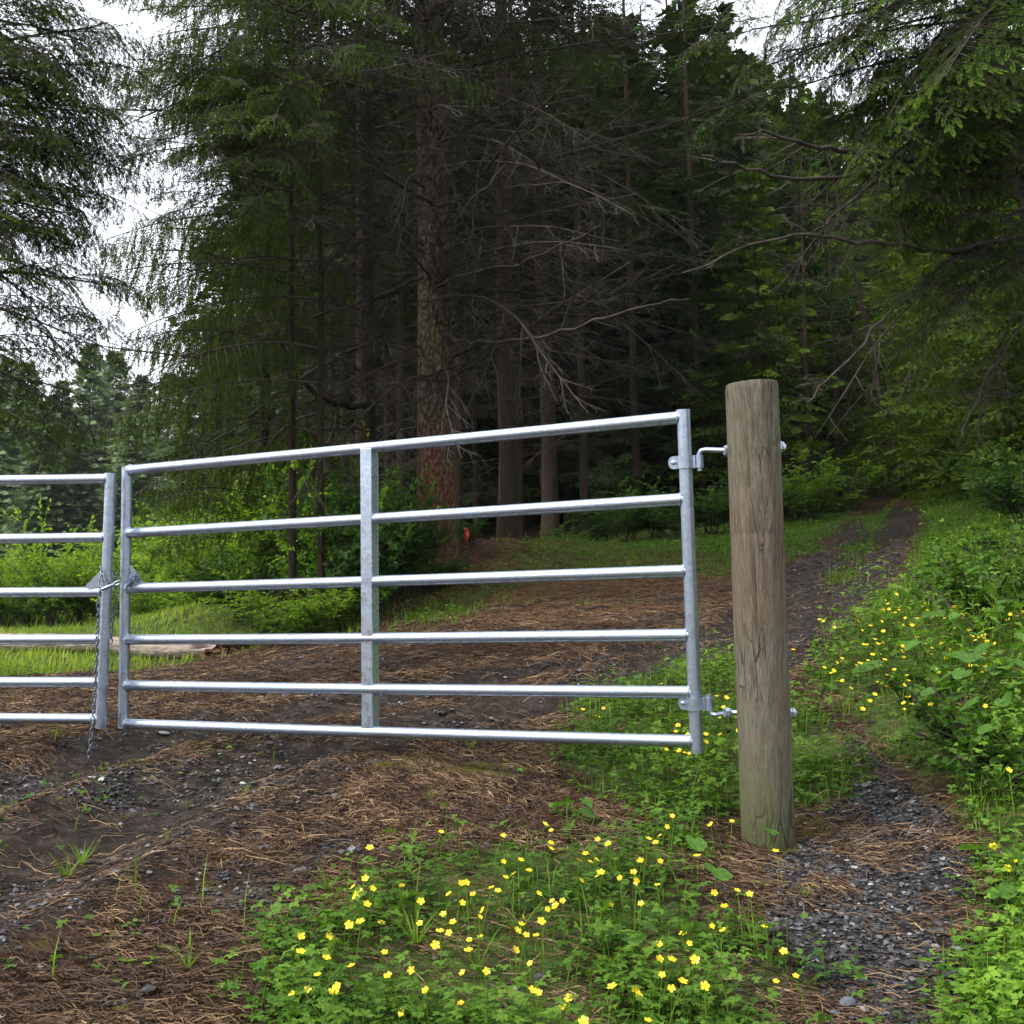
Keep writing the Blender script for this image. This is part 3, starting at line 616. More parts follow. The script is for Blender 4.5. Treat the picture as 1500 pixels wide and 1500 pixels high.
def live_branch(seed, L=2.4, sag=.035, pend=.1, nlat=34, latL=.62, nsub=11, subL=.13, kind='hemlock', rise=.12, tipb=.5, lw=.020, ll=.034, npair=5):
    rng = np.random.RandomState(seed); g = Geo(); n = 14
    ax = curve(rng, (0, 0, 0), (1, 0, rise), L, n, sag, .035); rad = np.linspace(.016, .003, n)*L/2.4; g.tube(ax, rad, 5, 0, .3, False)
    S, D, Ls, Us, Tp = [], [], [], [], []; LP, LR = [], []
    for i in range(nlat):
        t = .10+.90*(i+.5)/nlat; x = t*(n-1); k = min(int(x), n-2); p = ax[k]*(1-x+k)+ax[k+1]*(x-k); d = ax[k+1]-ax[k]; d /= np.linalg.norm(d)
        s_ = 1 if i % 2 else -1; a = R(rng.uniform(48, 72)); ld = rot_about(d, np.array([0, 0, 1.]), s_*a)
        l_ = latL*(math.sin(math.pi*min(1, .16+t*.72))**.8)*rng.uniform(.65, 1.15)*(1 if t < .9 else .7)
        lc = curve(rng, p, ld+np.array([0, 0, -pend*rng.uniform(.3, 1.5)]), l_, 6, pend, .06); LP.append(lc); LR.append(np.linspace(.005, .0016, 6))
        m_ = max(3, int(nsub*l_/latL))
        for j in range(m_):
            u = .1+.9*(j+.5)/m_; y = u*5; q = min(int(y), 4); pp = lc[q]*(1-y+q)+lc[q+1]*(y-q); dd = lc[q+1]-lc[q]; dd /= np.linalg.norm(dd)
            s2 = 1 if j % 2 else -1; sd = rot_about(dd, np.array([0, 0, 1.])+rng.normal(0, .15, 3), s2*R(rng.uniform(35, 60)))
            sd = sd+np.array([0, 0, -pend*rng.uniform(.2, 2.2)]); sd /= np.linalg.norm(sd)
            S.append(pp); D.append(sd); Ls.append(subL*(1.1-.6*u)*rng.uniform(.6, 1.3)); Us.append([rng.normal(0, .2), rng.normal(0, .2), 1]); Tp.append(u*t)
        S.append(lc[-1]); dd = lc[-1]-lc[-2]; D.append(dd/np.linalg.norm(dd)); Ls.append(subL*.7); Us.append([0, 0, 1]); Tp.append(1)
    V, Q = tubes(np.array(LP), np.array(LR), 3); g.add(V, Q, 0, .3)
    S, D, Ls, Us, Tp = map(np.array, (S, D, Ls, Us, Tp))
    for lo, hi, tb in ((0, .45, tipb*.35), (.45, .75, tipb*.7), (.75, 1.01, tipb*1.25)):
        k = (Tp >= lo) & (Tp < hi)
        if k.any():
            V, Q, T = strips(S[k], D[k], Ls[k], Us[k], npair, lw, ll, tb, rng, kind == 'spruce'); g.add(V, Q, 1, T)
    return g.mesh(kind+'_branch', [M['branch'], M[kind]], False)
def dead_branch(seed, L=3.2, sag=.03, lift=.07, nlat=20, dens=1., thick=1.):
    rng = np.random.RandomState(seed); g = Geo(); n = 16
    ax = curve(rng, (0, 0, 0), (1, 0, rng.uniform(-.15, .35)), L, n, sag, .05, lift); g.tube(ax, np.linspace(.017, .0035, n)*thick, 6, 0, .5, False)
    LP, LR, SP, SR = [], [], [], []
    for i in range(nlat):
        t = .08+.9*(i+rng.rand())/nlat; x = t*(n-1); k = min(int(x), n-2); p = ax[k]; d = ax[k+1]-ax[k]; d /= np.linalg.norm(d); s_ = 1 if i % 2 else -1
        ld = rot_about(d, np.array([0, 0, 1.]), s_*R(rng.uniform(25, 65)))+np.array([0, 0, rng.normal(-.1, .3)]); l_ = L*.38*(1.15-t)*rng.uniform(.5, 1.3)
        lc = curve(rng, p, ld, l_, 9, .02, .09, .05); LP.append(lc); LR.append(np.linspace(.0062, .0020, 9)*thick)
        for j in range(int(7*dens)):
            q = rng.randint(1, 8); dd = lc[q]-lc[q-1]; dd /= np.linalg.norm(dd); sd = rot_about(dd, np.array([0, 0, 1.]), (1 if j % 2 else -1)*R(rng.uniform(25, 70)))+np.array([0, 0, rng.normal(-.1, .35)])
            SP.append(curve(rng, lc[q], sd, l_*.32*rng.uniform(.4, 1.2), 5, .04, .14)); SR.append(np.linspace(.0030, .0014, 5)*thick)
    V, Q = tubes(np.array(LP), np.array(LR), 3); g.add(V, Q, 0, .5); V, Q = tubes(np.array(SP), np.array(SR), 3); g.add(V, Q, 0, .5)
    return g.mesh('dead_branch', [M['twig']], False)
HEM = [live_branch(11+i, 2.4, .03, .06, 42, .62, 15, .12, 'hemlock', .15, .5, .012, .024, 7) for i in range(4)]
HEMT = [live_branch(31+i, 2.4, .04, .07, 42, .60, 15, .12, 'hemlock', .15, .9, .012, .024, 7) for i in range(2)]
SPR = [live_branch(51+i, 2.6, .05, .30, 40, .60, 12, .16, 'spruce', .25, .6, .015, .031, 6) for i in range(4)]
SPRT = [live_branch(71+i, 2.6, .06, .42, 36, .60, 12, .17, 'spruce', .25, .9, .015, .031, 6) for i in range(2)]
DEAD = [dead_branch(91+i, 3.2, .03+.012*i, .05+.02*(i % 3)) for i in range(6)]
DEADT = [dead_branch(191+i, 2.6, .03, .03, 26, 1.7, .9) for i in range(3)]
HS = [live_branch(81+i, 1.0, .04, .10, 20, .36, 7, .085, 'hemlock', .1, .5, .011, .021, 5) for i in range(4)]
HST = [live_branch(86+i, 1.0, .04, .12, 20, .36, 7, .085, 'hemlock', .1, 1.1, .011, .021, 5) for i in range(2)]
def cheap_branch(seed, m_, L=3.0):
    rng = np.random.RandomState(seed); g = Geo(); ax = curve(rng, (0, 0, 0), (1, 0, .2), L, 8, .06, .04); g.tube(ax, np.linspace(.02, .005, 8), 3, 0, .3, False); S, D, Ls, Us = [], [], [], []
    for i in range(24):
        t = .1+.9*(i+.5)/24; x = t*7; k = min(int(x), 6); p = ax[k]*(1-x+k)+ax[k+1]*(x-k); d = ax[k+1]-ax[k]; d /= np.linalg.norm(d)
        ld = rot_about(d, np.array([0, 0, 1.]), (1 if i % 2 else -1)*R(rng.uniform(45, 70)))+np.array([0, 0, -.35*rng.rand()]); ld /= np.linalg.norm(ld); l_ = .8*(1.15-t)*rng.uniform(.6, 1.2)
        for j in range(4): S.append(p+ld*l_*j*.25); D.append(rot_about(ld, np.array([0, 0, 1.]), rng.normal(0, .5))+np.array([0, 0, -.35*rng.rand()])); Ls.append(l_*.38); Us.append([rng.normal(0, .3), rng.normal(0, .3), 1])
    S, D, Ls, Us = map(np.array, (S, D, Ls, Us)); D /= np.linalg.norm(D, axis=1, keepdims=True)
    V, Q, T = strips(S, D, Ls, Us, 4, .045, .10, .6, rng); g.add(V, Q, 1, T); return g.mesh('branch', [M['branch'], M[m_]], False)
CH = [cheap_branch(300+i, 'woodspruce') for i in range(4)]
def crown_mesh(seed, m_, H=12., R0=2.6, n=210, lw=.10, ll=.28, low=.03):
    """whole conifer crown for trees that stand far off"""
    rng = np.random.RandomState(seed); S, D, Ls, Us, Tt = [], [], [], [], []
    for i in range(n):
        t = low+(1-low)*(i+rng.rand())/n; az = rng.rand()*6.283; r = R0*(1-t)**.75*rng.uniform(.65, 1.15)+.15; z = H*t
        o = np.array([math.cos(az), math.sin(az), 0]); p0 = np.array([0, 0, z]); sg = -.12-.25*rng.rand()
        m2 = max(4, int(r*5)); pv = np.array([-o[1], o[0], 0])
        for j in range(m2):
            u = (j+.3)/m2; p = p0+o*r*u+np.array([0, 0, r*(sg*u+.10*u*u)]); s_ = 1 if j % 2 else -1
            dd = o*.7+pv*s_*.75+np.array([0, 0, -.45*rng.rand()]); S.append(p); D.append(dd/np.linalg.norm(dd)); Ls.append(r*.34*(1.2-u)+.08); Us.append([rng.normal(0, .8), rng.normal(0, .8), .7]); Tt.append(u)
    S, D, Ls, Us, Tt = map(np.array, (S, D, Ls, Us, Tt)); g = Geo()
    V, Q, T = strips(S, D, Ls, Us, 4, lw, ll, .7, rng, False, .8); g.add(V, Q, 0, np.clip(T*.6+np.tile(np.repeat(Tt, 4), 9)*.4, 0, 1))
    return g.mesh('crown', [M[m_]], False)
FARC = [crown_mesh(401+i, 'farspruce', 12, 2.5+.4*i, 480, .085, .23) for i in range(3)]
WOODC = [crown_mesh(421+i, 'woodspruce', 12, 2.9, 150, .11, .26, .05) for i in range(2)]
WOODH = [crown_mesh(441+i, 'hemlock', 9, 2.6, 210, .055, .16, .02) for i in range(3)]

# ------------------------------------------------------------------ trees
def trunk_mesh(seed, k=14, n=26, wig=.5, top=.22):
    rng = np.random.RandomState(seed); z = np.linspace(-.03, 1, n); x = np.cumsum(rng.normal(0, wig, n))*.12; y = np.cumsum(rng.normal(0, wig, n))*.12; x -= x[1]; y -= y[1]
    r = (1-(1-top)*np.clip(z, 0, 1))*(1+.5*np.exp(-np.clip(z, 0, 1)*60)); g = Geo(); th = np.arange(k)*2*math.pi/k
    V = np.stack([x[:, None]+r[:, None]*np.cos(th)*(1+.05*rng.randn(n, k)), y[:, None]+r[:, None]*np.sin(th)*(1+.05*rng.randn(n, k)), np.repeat(z[:, None], k, 1)], -1).reshape(-1, 3)
    i = np.arange(n-1)[:, None]*k; j = np.arange(k)[None]; j2 = (j+1) % k; g.add(V, np.stack([i+j, i+j2, i+k+j2, i+k+j], -1).reshape(-1, 4)); me = g.mesh('trunk', M['bark2'], True); return me, x, y, z
TRK = [trunk_mesh(500+i) for i in range(4)]
def trunk_at(T, r, H, h):
    _, x, y, z = T; u = h/H; return np.array([np.interp(u, z, x)*r, np.interp(u, z, y)*r, h])
def az_of(v): return math.atan2(v[1], v[0])
TOCAM = -math.pi/2
def put_branches(root, pos_of, rng, kind, meshes, n, z0, z1, l0, l1, az=None, tilt=(0, 0), taper=0., name='branch'):
    for i in range(n):
        u = (i+rng.rand())/n; z = z0+(z1-z0)*u; a = rng.rand()*2*math.pi if az is None else rng.uniform(*az)
        me = meshes[rng.randint(len(meshes))]; s_ = rng.uniform(l0, l1)*(1-taper*u)
        link(name, me, root, tuple(pos_of(z)), (rng.normal(0, .15), -rng.uniform(*tilt) if tilt[0] != tilt[1] else 0, a), (s_, s_*(1 if rng.rand() < .5 else -1)*rng.uniform(.85, 1.1), s_))
def tree(label, px, d, diam, H, group=None, name='spruce_tree', cat='tree', seed=0, specs=(), lean=(0, 0), crown=None, crs=1., crz=0., base=None):
    b = at_depth(px, d) if base is None else base; rng = np.random.RandomState(seed); T = TRK[seed % 4]; r = diam/2
    o = thing(name, label, cat, tuple(b+[0, 0, -.03]), group); o.rotation_euler = (lean[0], lean[1], 0)
    if diam > 0: link('trunk', T[0], o, scale=(r, r, H), rot=(0, 0, 0))
    if crown is not None: link('crown', crown, o, (0, 0, crz), (0, 0, rng.rand()*6.28), crs)
    for sp in specs: put_branches(o, lambda z: trunk_at(T, r, H, z), rng, *sp)
    return o
def bough(root, p0, p1, rng, meshes, n=13, s0=.5, s1=1., sag=.12, r0=.02, bare=.18, spread=.9):
    L = np.linalg.norm(p1-p0); u = (p1-p0)/L; sd = np.cross(u, [0, 0, 1.]); sd /= np.linalg.norm(sd)+1e-9; base = np.array(root.location); Rm = np.array(root.rotation_euler.to_matrix())
    t = np.linspace(0, 1, 12); pts = p0+(p1-p0)*t[:, None]+np.array([0, 0, 1.])*(L*sag*np.sin(math.pi*t))[:, None]+sd*(np.cumsum(rng.normal(0, .012*L, 12)))[:, None]*np.minimum(1, t*3)[:, None]
    q = (pts-base) @ Rm; g = Geo(); g.tube(q, np.linspace(r0, r0*.22, 12), 5, 0, .3, False); link('limb', g.mesh('limb', [M['branch']], True), root)
    for i in range(n):
        w = bare+(1-bare)*(i+rng.rand()*.9)/n; x = w*11; k = min(int(x), 10); p = q[k]*(1-x+k)+q[k+1]*(x-k); d = q[k+1]-q[k]; a = az_of(d)+(1 if i % 2 else -1)*rng.uniform(.25, spread+.2)*(1-.5*w); s_ = rng.uniform(s0, s1)*(1.15-.55*w)
        link('spray', meshes[rng.randint(len(meshes))], root, tuple(p), (rng.normal(0, .35), rng.uniform(-.25, .5), a), (s_, s_*(1 if rng.rand() < .5 else -1), s_))
D2 = 'dead'; LV = 'live'
def dead(n, z0, z1, l0, l1, az=None, tilt=(-.1, .35), m_=DEAD): return (D2, m_, n, z0, z1, l0, l1, az, tilt, 0., 'dead_branch')
def live(n, z0, z1, l0, l1, m_=SPR, az=None, tilt=(-.25, .15), tp=.3): return (LV, m_, n, z0, z1, l0, l1, az, tilt, tp, 'branch')
# --- the big spruce beside the track
def big_trunk():
    k, n, H, r0 = 80, 420, 13., .235; z = np.linspace(-.1, H, n); th = np.arange(k)*2*math.pi/k; TH, Z = np.meshgrid(th, z)
    rad = r0*(1-.045*np.clip(Z, 0, H))*(1+.25*np.exp(-np.clip(Z, 0, 9)*3.2)*(1+.5*np.cos(TH*5+1)))
    c, s_ = np.cos(TH)*r0, np.sin(TH)*r0
    rad = rad+.030*(fbm(TH*6/6.283*4+c*0, Z*5, 1., 4)-.5)+.012*(fbm(TH*9, Z*16, 1., 2)-.5)
    rad[:, -1] = rad[:, 0]
    V = np.stack([rad*np.cos(TH)+.03*np.sin(Z*.5), rad*np.sin(TH), Z], -1).reshape(-1, 3)
    i = np.arange(n-1)[:, None]*k; j = np.arange(k)[None]; j2 = (j+1) % k
    return mesh('trunk', V, [np.stack([i+j, i+j2, i+k+j2, i+k+j], -1).reshape(-1, 4)], M['bark'], None, True)
bb = at_depth(638, 13.)
big = thing('spruce_tree', 'big spruce with reddish scaly bark and bare dead limbs, at the wood edge', 'tree', tuple(bb))
link('trunk', big_trunk(), big)
rg = np.random.RandomState(4)
bp = lambda z: np.array([.03*math.sin(z*.5), 0, z])
for sp in (dead(34, 1.9, 8.5, .8, 1.25, (-2.6, .5)), dead(14, 2.2, 9., .7, 1.1, None), dead(16, 2.0, 8., .5, .8, (-3., 0.), (-.3, .3), DEADT), dead(22, 2., 8.5, .9, 1.45, (-1.6, .6), (-.2, .25)), dead(16, 2.2, 8.5, .8, 1.3, (-3.4, -1.6), (-.2, .3)), live(8, 6.0, 8.5, .9, 1.2, SPR, (2.2, 4.3)), live(18, 9.5, 12.8, 1., 1.5, SPR, None, (-.3, .1), .5)):
    put_branches(big, bp, rg, *sp)
# a few named long limbs that sweep across the picture
def limb(root, pts, r0, r1, name='limb', nsub=10, seed=0, lenf=.8, m_='twig', meshes=None, msc=.35, k=7):
    rng = np.random.RandomState(seed); base = np.array(root.location); Rm = np.array(root.rotation_euler.to_matrix())
    P_ = np.array([(p-base) @ Rm for p in pts]); t = np.linspace(0, 1, len(P_)); tt = np.linspace(0, 1, 26)
    # Catmull-like smoothing
    Pi = np.stack([np.interp(tt, t, P_[:, a]) for a in range(3)], 1)
    for _ in range(2): Pi[1:-1] = (Pi[:-2]+2*Pi[1:-1]+Pi[2:])/4
    L = np.linalg.norm(np.diff(Pi, axis=0), axis=1).sum(); Pi[1:-1] += rng.normal(0, .006*L**.5, (24, 3)); g = Geo(); g.tube(Pi, np.linspace(r0, r1, 26), k, 0, .5, False); LP, LR = [], []
    for i in range(nsub):
        q = rng.randint(3, 25); d = Pi[q]-Pi[q-1]; d /= np.linalg.norm(d)+1e-9; v = rng.normal(0, 1, 3); v -= d*(v@d); v /= np.linalg.norm(v); l_ = lenf*rng.uniform(.4, 1.)*(1.2-q/26)
        lc = curve(rng, Pi[q], d+v*rng.uniform(.5, 1.3)+np.array([0, 0, .1]), l_, 9, .02, .08, .04); LP.append(lc); rr = min(r0*.5, (r0+(r1-r0)*q/26)*.55); LR.append(np.linspace(rr, .002, 9))
        for j in range(3):
            w_ = rng.randint(2, 8); dd = lc[w_]-lc[w_-1]; dd /= np.linalg.norm(dd)+1e-9; LP.append(curve(rng, lc[w_], dd+rng.normal(0, .6, 3), l_*.4*rng.uniform(.4, 1), 9, .03, .1)); LR.append(np.linspace(.0035, .0017, 9))
    if LP: V, Q = tubes(np.array(LP), np.array(LR), 3); g.add(V, Q, 0, .5)
    lo = link(name, g.mesh(name, [M[m_]], True), root)
    return Pi, lo
limb(big, [P(650, 490, 12.4), P(685, 502, 11.9), P(735, 500, 11.3), P(790, 496, 10.8), P(845, 480, 10.3), P(900, 462, 10.), P(960, 445, 9.7), P(1010, 438, 9.5)], .026, .006, 'dead_limb', 10, 1, .9)
limb(big, [P(640, 300, 12.5), P(665, 298, 12.2), P(671, 293, 12.1), P(655, 245, 12.1), P(620, 190, 12.1), P(605, 160, 12.)], .022, .006, 'dead_limb', 6, 2, .7)
limb(big, [P(640, 420, 12.4), P(690, 398, 11.8), P(770, 385, 11.), P(840, 352, 10.4), P(880, 330, 10.1)], .022, .005, 'dead_limb', 12, 3, .9)
limb(big, [P(635, 300, 12.4), P(600, 278, 12.), P(560, 255, 11.6), P(520, 190, 11.2), P(500, 120, 11.)], .030, .006, 'dead_limb', 12, 5, .9)
limb(big, [P(620, 405, 12.4), P(560, 432, 12.), P(500, 452, 11.6), P(430, 470, 11.)], .028, .006, 'dead_limb', 12, 6, .9)
# --- the left edge of the wood: spruces that still carry green branches
S1 = tree('slim spruce just left of the big trunk, green branches hanging over the left gate half', 543, 13.6, .17, 11., seed=1, specs=(
    live(13, 1.2, 6.5, .9, 1.3, SPR, (2.3, 4.0), (-.2, .15), .1), live(7, 2.6, 6.5, .7, 1.0, SPRT, (2.5, 4.3), (-.2, .2), 0.), dead(24, 1.2, 8., .6, .95, (1.6, 5.4)), live(24, 7, 10.8, .9, 1.3, SPR)))
limb(S1, [P(548, 590, 13.5), P(520, 596, 13.1), P(480, 588, 12.6), P(450, 566, 12.2), P(425, 530, 11.9), P(410, 498, 11.7)], .058, .012, 'limb', 9, 8, .9)
limb(S1, [P(545, 500, 13.5), P(480, 530, 12.8), P(400, 580, 12.), P(330, 640, 11.4), P(260, 655, 11.)], .03, .006, 'limb', 8, 9, .8)
S2 = tree('crooked thin spruce stem left of the slim spruce, twigs bare near the ground', 470, 11.2, .085, 8.5, seed=2, specs=(
    live(16, 2.2, 6.8, .7, 1.05, SPR, (2.2, 4.2), (-.2, .2), .2), dead(18, 1.3, 6., .45, .8, None), live(14, 5.5, 8.2, .6, .9, SPR)))
S3 = tree('drooping spruce at the wood\'s left corner whose boughs hang above the gate latch', 385, 13.8, .14, 11., seed=3, specs=(
    live(12, .7, 6.8, .6, .95, SPRT, (1.7, 5.2), (-.15, .2), .1), live(6, 2.5, 7.5, .6, .85, SPR, (2.0, 5.0), (-.1, .3), .2), live(20, 7.5, 10.8, .6, 1.0, SPR), dead(10, 1., 6., .5, .8)))
H1 = tree('hemlock with bright yellow-green tips leaning over the gate, upper left', 428, 11.3, .09, 9.5, name='hemlock_tree', seed=4, specs=(
    dead(16, 2.6, 7., .5, .9, (1.5, 5.)),))
rb_ = np.random.RandomState(77)
for i, (a, b, mm, n) in enumerate([((428, 60, 11.3), (215, 150, 9.8), 0, 12), ((428, 110, 11.3), (170, 168, 9.9), 0, 14), ((428, 150, 11.3), (150, 200, 9.9), 0, 14), ((428, 130, 11.3), (290, 150, 9.5), 1, 11), ((428, 190, 11.3), (190, 235, 10.), 0, 13), ((428, 170, 11.3), (330, 205, 9.4), 1, 11),
        ((428, 230, 11.3), (255, 250, 9.6), 0, 12), ((428, 150, 11.3), (395, 205, 9.2), 1, 9), ((428, 240, 11.3), (345, 262, 9.5), 0, 10), ((428, 10, 11.3), (240, 30, 9.6), 0, 12), ((428, -30, 11.3), (150, 8, 9.7), 0, 14), ((428, 20, 11.3), (330, 60, 9.5), 0, 11), ((428, -60, 11.3), (300, -40, 9.5), 0, 11),
        ((428, 210, 11.3), (480, 190, 9.6), 0, 9), ((428, 90, 11.3), (500, 95, 9.6), 0, 9), ((428, 20, 11.3), (540, 40, 9.8), 1, 10), ((428, 280, 11.3), (235, 330, 10.2), 0, 12), ((428, 310, 11.3), (300, 360, 10.), 0, 11), ((428, 260, 11.3), (380, 320, 9.7), 0, 9), ((428, 100, 11.3), (260, 200, 10.3), 1, 10)]):
    bough(H1, P(*a), P(*b), rb_, HST if mm else HS, n, .45, .85, .10, .014)
# --- hemlocks whose trunks stand just outside the frame
def side_tree(label, px, d, diam, H, items, seed, lean=(0, 0)):
    o = tree(label, px, d, diam, H, name='hemlock_tree', seed=seed, lean=lean); base = np.array(o.location); Rm = np.array(o.rotation_euler.to_matrix())
    if seed == 5:
        jr = np.random.RandomState(9)
        for a, b, mm in items[:24]: bough(o, P(*a), P(*b), jr, HS, 11, .5, .95, .06, .018, .3)
        items = []
    for i, (a, b, mm) in enumerate(items):
        p0, p1 = P(*a), P(*b); v = p1-p0; L = np.linalg.norm(v); p = (p0-base) @ Rm; me = {'h': HEM, 't': HEMT, 's': SPRT, 'd': DEAD}[mm]; me = me[i % len(me)]; q = 2.35 if mm != 'd' else 3.0; s_ = L/q
        link('branch' if mm != 'd' else 'dead_branch', me, o, tuple(p), (random.uniform(-.35, .35), -math.asin(v[2]/L)-.1, az_of(v)), (s_, max(s_, .62)*(1 if i % 2 else -1), max(s_, .6)))
    return o
HL = side_tree('hemlock off to the left, its dark boughs reaching in across the bright sky', -190, 7.4, .24, 9.5, [
    ((-190, 130, 7.4), (150, 25, 7.), 'h'), ((-190, 60, 7.4), (60, -20, 6.8), 'h'), ((-190, 190, 7.4), (150, 175, 7.2), 'h'), ((-190, 180, 7.4), (90, 110, 6.8), 'h'), ((-190, 240, 7.4), (185, 255, 7.2), 'h'), ((-190, 260, 7.4), (110, 235, 6.8), 'h'),
    ((-190, 300, 7.4), (120, 320, 7.1), 'h'), ((-190, 230, 7.4), (60, 290, 6.6), 'h'), ((-190, 420, 7.4), (165, 420, 7.1), 'h'), ((-190, 430, 7.4), (125, 500, 7.), 'h'), ((-190, 480, 7.4), (90, 590, 7.), 'h'), ((-190, 520, 7.4), (30, 640, 6.9), 'h'),
    ((-190, 380, 7.4), (60, 395, 6.7), 'h'), ((-190, 100, 7.4), (30, 60, 6.4), 'h'), ((-190, 150, 7.4), (130, 90, 7.3), 'h'), ((-190, -60, 7.4), (200, -40, 7.), 'h'), ((-190, -100, 7.4), (60, -90, 6.6), 'h'), ((-190, 340, 7.4), (20, 350, 6.5), 'h'), ((-190, 210, 7.4), (60, 190, 6.6), 'h'), ((-190, 90, 7.4), (100, 150, 7.1), 'h'), ((-190, 270, 7.4), (140, 290, 7.3), 'h'), ((-190, 200, 7.4), (120, 210, 7.5), 'h'), ((-190, 20, 7.4), (130, 60, 7.5), 'h'), ((-190, 330, 7.4), (80, 340, 7.3), 'h'), ((-190, 460, 7.4), (60, 540, 7.3), 'h'), ((-190, 500, 7.4), (80, 560, 7.4), 'h'), ((-190, 160, 7.4), (20, 130, 6.9), 'h'), ((-190, 420, 7.4), (140, 470, 7.4), 'h'), ((-190, 250, 7.4), (30, 260, 6.9), 'h')], 5)
HR = side_tree('hemlock at the right edge, long dark limbs reaching left over the track', 1660, 8.6, .30, 11., [
    ((1500, -60, 8.2), (1180, 10, 7.), 'h'), ((1500, -20, 8.2), (1250, 90, 6.8), 'h'), ((1505, 130, 8.2), (1290, 190, 6.8), 'h'),
    ((1505, 60, 8.2), (1370, 120, 6.6), 'h'), ((1515, 260, 8.2), (1180, 400, 7.5), 'd'), ((1515, 300, 8.2), (1100, 350, 7.2), 'd'), 
    ((1500, 0, 8.2), (1400, 60, 6.4), 'h'), ((1500, -120, 8.2), (1150, -60, 7.2), 'h'), ((1500, -160, 8.2), (1300, -80, 6.5), 'h'), ((1520, 360, 8.2), (1150, 520, 8.5), 'd'), ((1510, 120, 8.2), (1050, 180, 8.), 'd'),
    ((1520, 420, 8.2), (1300, 560, 8.), 'd')], 6, (0, -.20))
rb_ = np.random.RandomState(78)
for a, b, mm in [((1500, -10), (1110, 45), 0), ((1500, 10), (1130, 110), 0), ((1500, 30), (1180, 70), 0), ((1500, 70), (1110, 165), 0), ((1500, 100), (1240, 180), 0), ((1500, -40), (1080, 0), 0), ((1500, 130), (1290, 240), 1), ((1500, 60), (1330, 130), 0), ((1505, 150), (1380, 260), 1), ((1505, 20), (1390, 90), 0), ((1505, 170), (1430, 230), 1), ((1505, 200), (1360, 310), 0), ((1505, 230), (1420, 350), 1), ((1500, -70), (1250, -30), 0), ((1505, 260), (1300, 350), 0), ((1500, 90), (1180, 210), 0), ((1505, 300), (1390, 430), 0), ((1510, 340), (1440, 460), 0), ((1500, 0), (1200, 20), 0)]:
    bough(HR, P(a[0]+70, a[1]-15, 8.4), P(b[0]-45, b[1], rb_.uniform(7., 8.)), rb_, HST if mm else HS, 14, .45, .9, .03, .016, .25)
for i, (pts, r0) in enumerate([([(1530, 236), (1440, 238), (1310, 234), (1250, 222), (1190, 213), (1130, 198), (1080, 196)], .030), ([(1530, 262), (1440, 258), (1290, 250), (1220, 262), (1130, 258), (1060, 236), (1000, 212)], .024),
        ([(1530, 345), (1470, 352), (1380, 370), (1330, 360), (1240, 352), (1190, 345), (1110, 352), (1000, 400)], .022), ([(1530, 175), (1470, 168), (1420, 158), (1330, 215), (1240, 300), (1180, 350)], .020), ([(1530, 300), (1450, 278), (1380, 276), (1310, 274), (1280, 255)], .014),
        ([(1530, 420), (1440, 350), (1370, 400), (1290, 470), (1230, 540), (1180, 590)], .016), ([(1540, 420), (1500, 470), (1440, 560), (1410, 640)], .010)]):
    limb(HR, [P(x, y, 8.2-.3*k) for k, (x, y) in enumerate(pts)], r0, .005, 'limb', 16, 60+i, .8, 'branch' if i < 6 else 'twig')

# --- the wood behind: trunks one can tell apart, dead branches, high crowns
MIDW = [(652, 16.5, .26, 0), (672, 24, .20, 0), (698, 27, .17, 1), (716, 31, .2, 1), (745, 17.2, .35, 0), (762, 27, .22, 0), (806, 19.5, .31, 0), (832, 30, .2, 1), (857, 24.5, .22, 0), (882, 30, .18, 1), (905, 34, .2, 1), (935, 27, .22, 2),
        (962, 33, .2, 1), (1000, 31, .22, 1), (1030, 28, .2, 1), (590, 22, .2, 1), (568, 27, .17, 1), (528, 19, .20, 0), (505, 25, .2, 1), (486, 22, .14, 1), (620, 27, .2, 1), (725, 38, .25, 1), (790, 36, .22, 1), (850, 38, .25, 1), (430, 24, .2, 1)]
LBM = {652: 'pale upper stem rising directly behind the big spruce', 672: 'thin grey spruce trunk close to the right side of the big spruce', 745: 'second thickest spruce trunk, right of the big one, with grey-brown bark', 762: 'slim spruce half hidden behind the second thickest trunk',
       806: 'dark medium spruce trunk, third thick stem from the big spruce', 857: 'slender straight spruce seen between dark third trunk and the red-tinged one', 935: 'slender red-tinged spruce trunk in front of green undergrowth near the gate hinge', 528: 'grey spruce trunk next to the slim spruce, left of the middle stile'}
for i, (px, d, dm, kd) in enumerate(MIDW):
    near = d < 22
    sp = [dead(20 if near else 16, 1.8, 10.5, .7, 1.1, (-3.3, .3) if near else None), dead(6, 1.4, 9, .5, .75, (-3., 0.), (-.3, .3), DEADT), live(10, 6., 10.5, .8, 1.1, CH), live(15, 10, 15.5, .8, 1.1, CH, None, (-.3, .1), .5)]
    tree(LBM.get(px, 'slender dark spruce stem deep in the wood behind the gate'), px, d, dm, 16., None if px in LBM else 'spruce stems deep in the dark wood', seed=10+i, specs=sp)
# --- rows farther back that close the wood, down to the ground
k = 0
for row, (d, xs, hh) in enumerate([(33, range(520, 1130, 70), 1.25), (41, range(400, 1240, 62), 1.5), (52, range(380, 1420, 66), 1.8), (66, range(360, 1750, 84), 2.3)]):
    for x in xs:
        if row == 0 and 1120 < x < 1300: continue
        if x > 1130: hh_ = hh*.8
        else: hh_ = hh
        k += 1; rg = np.random.RandomState(700+k); dd = d+rg.uniform(-3, 3); xx = x+rg.uniform(-22, 22)
        tree('tall dark spruce filling the back of the wood', xx, dd, .30, 12*hh_*.97, 'dark spruces at the back of the wood', seed=100+k, crown=WOODC[k % 2], crs=(hh*1.1, hh*1.1, hh_))
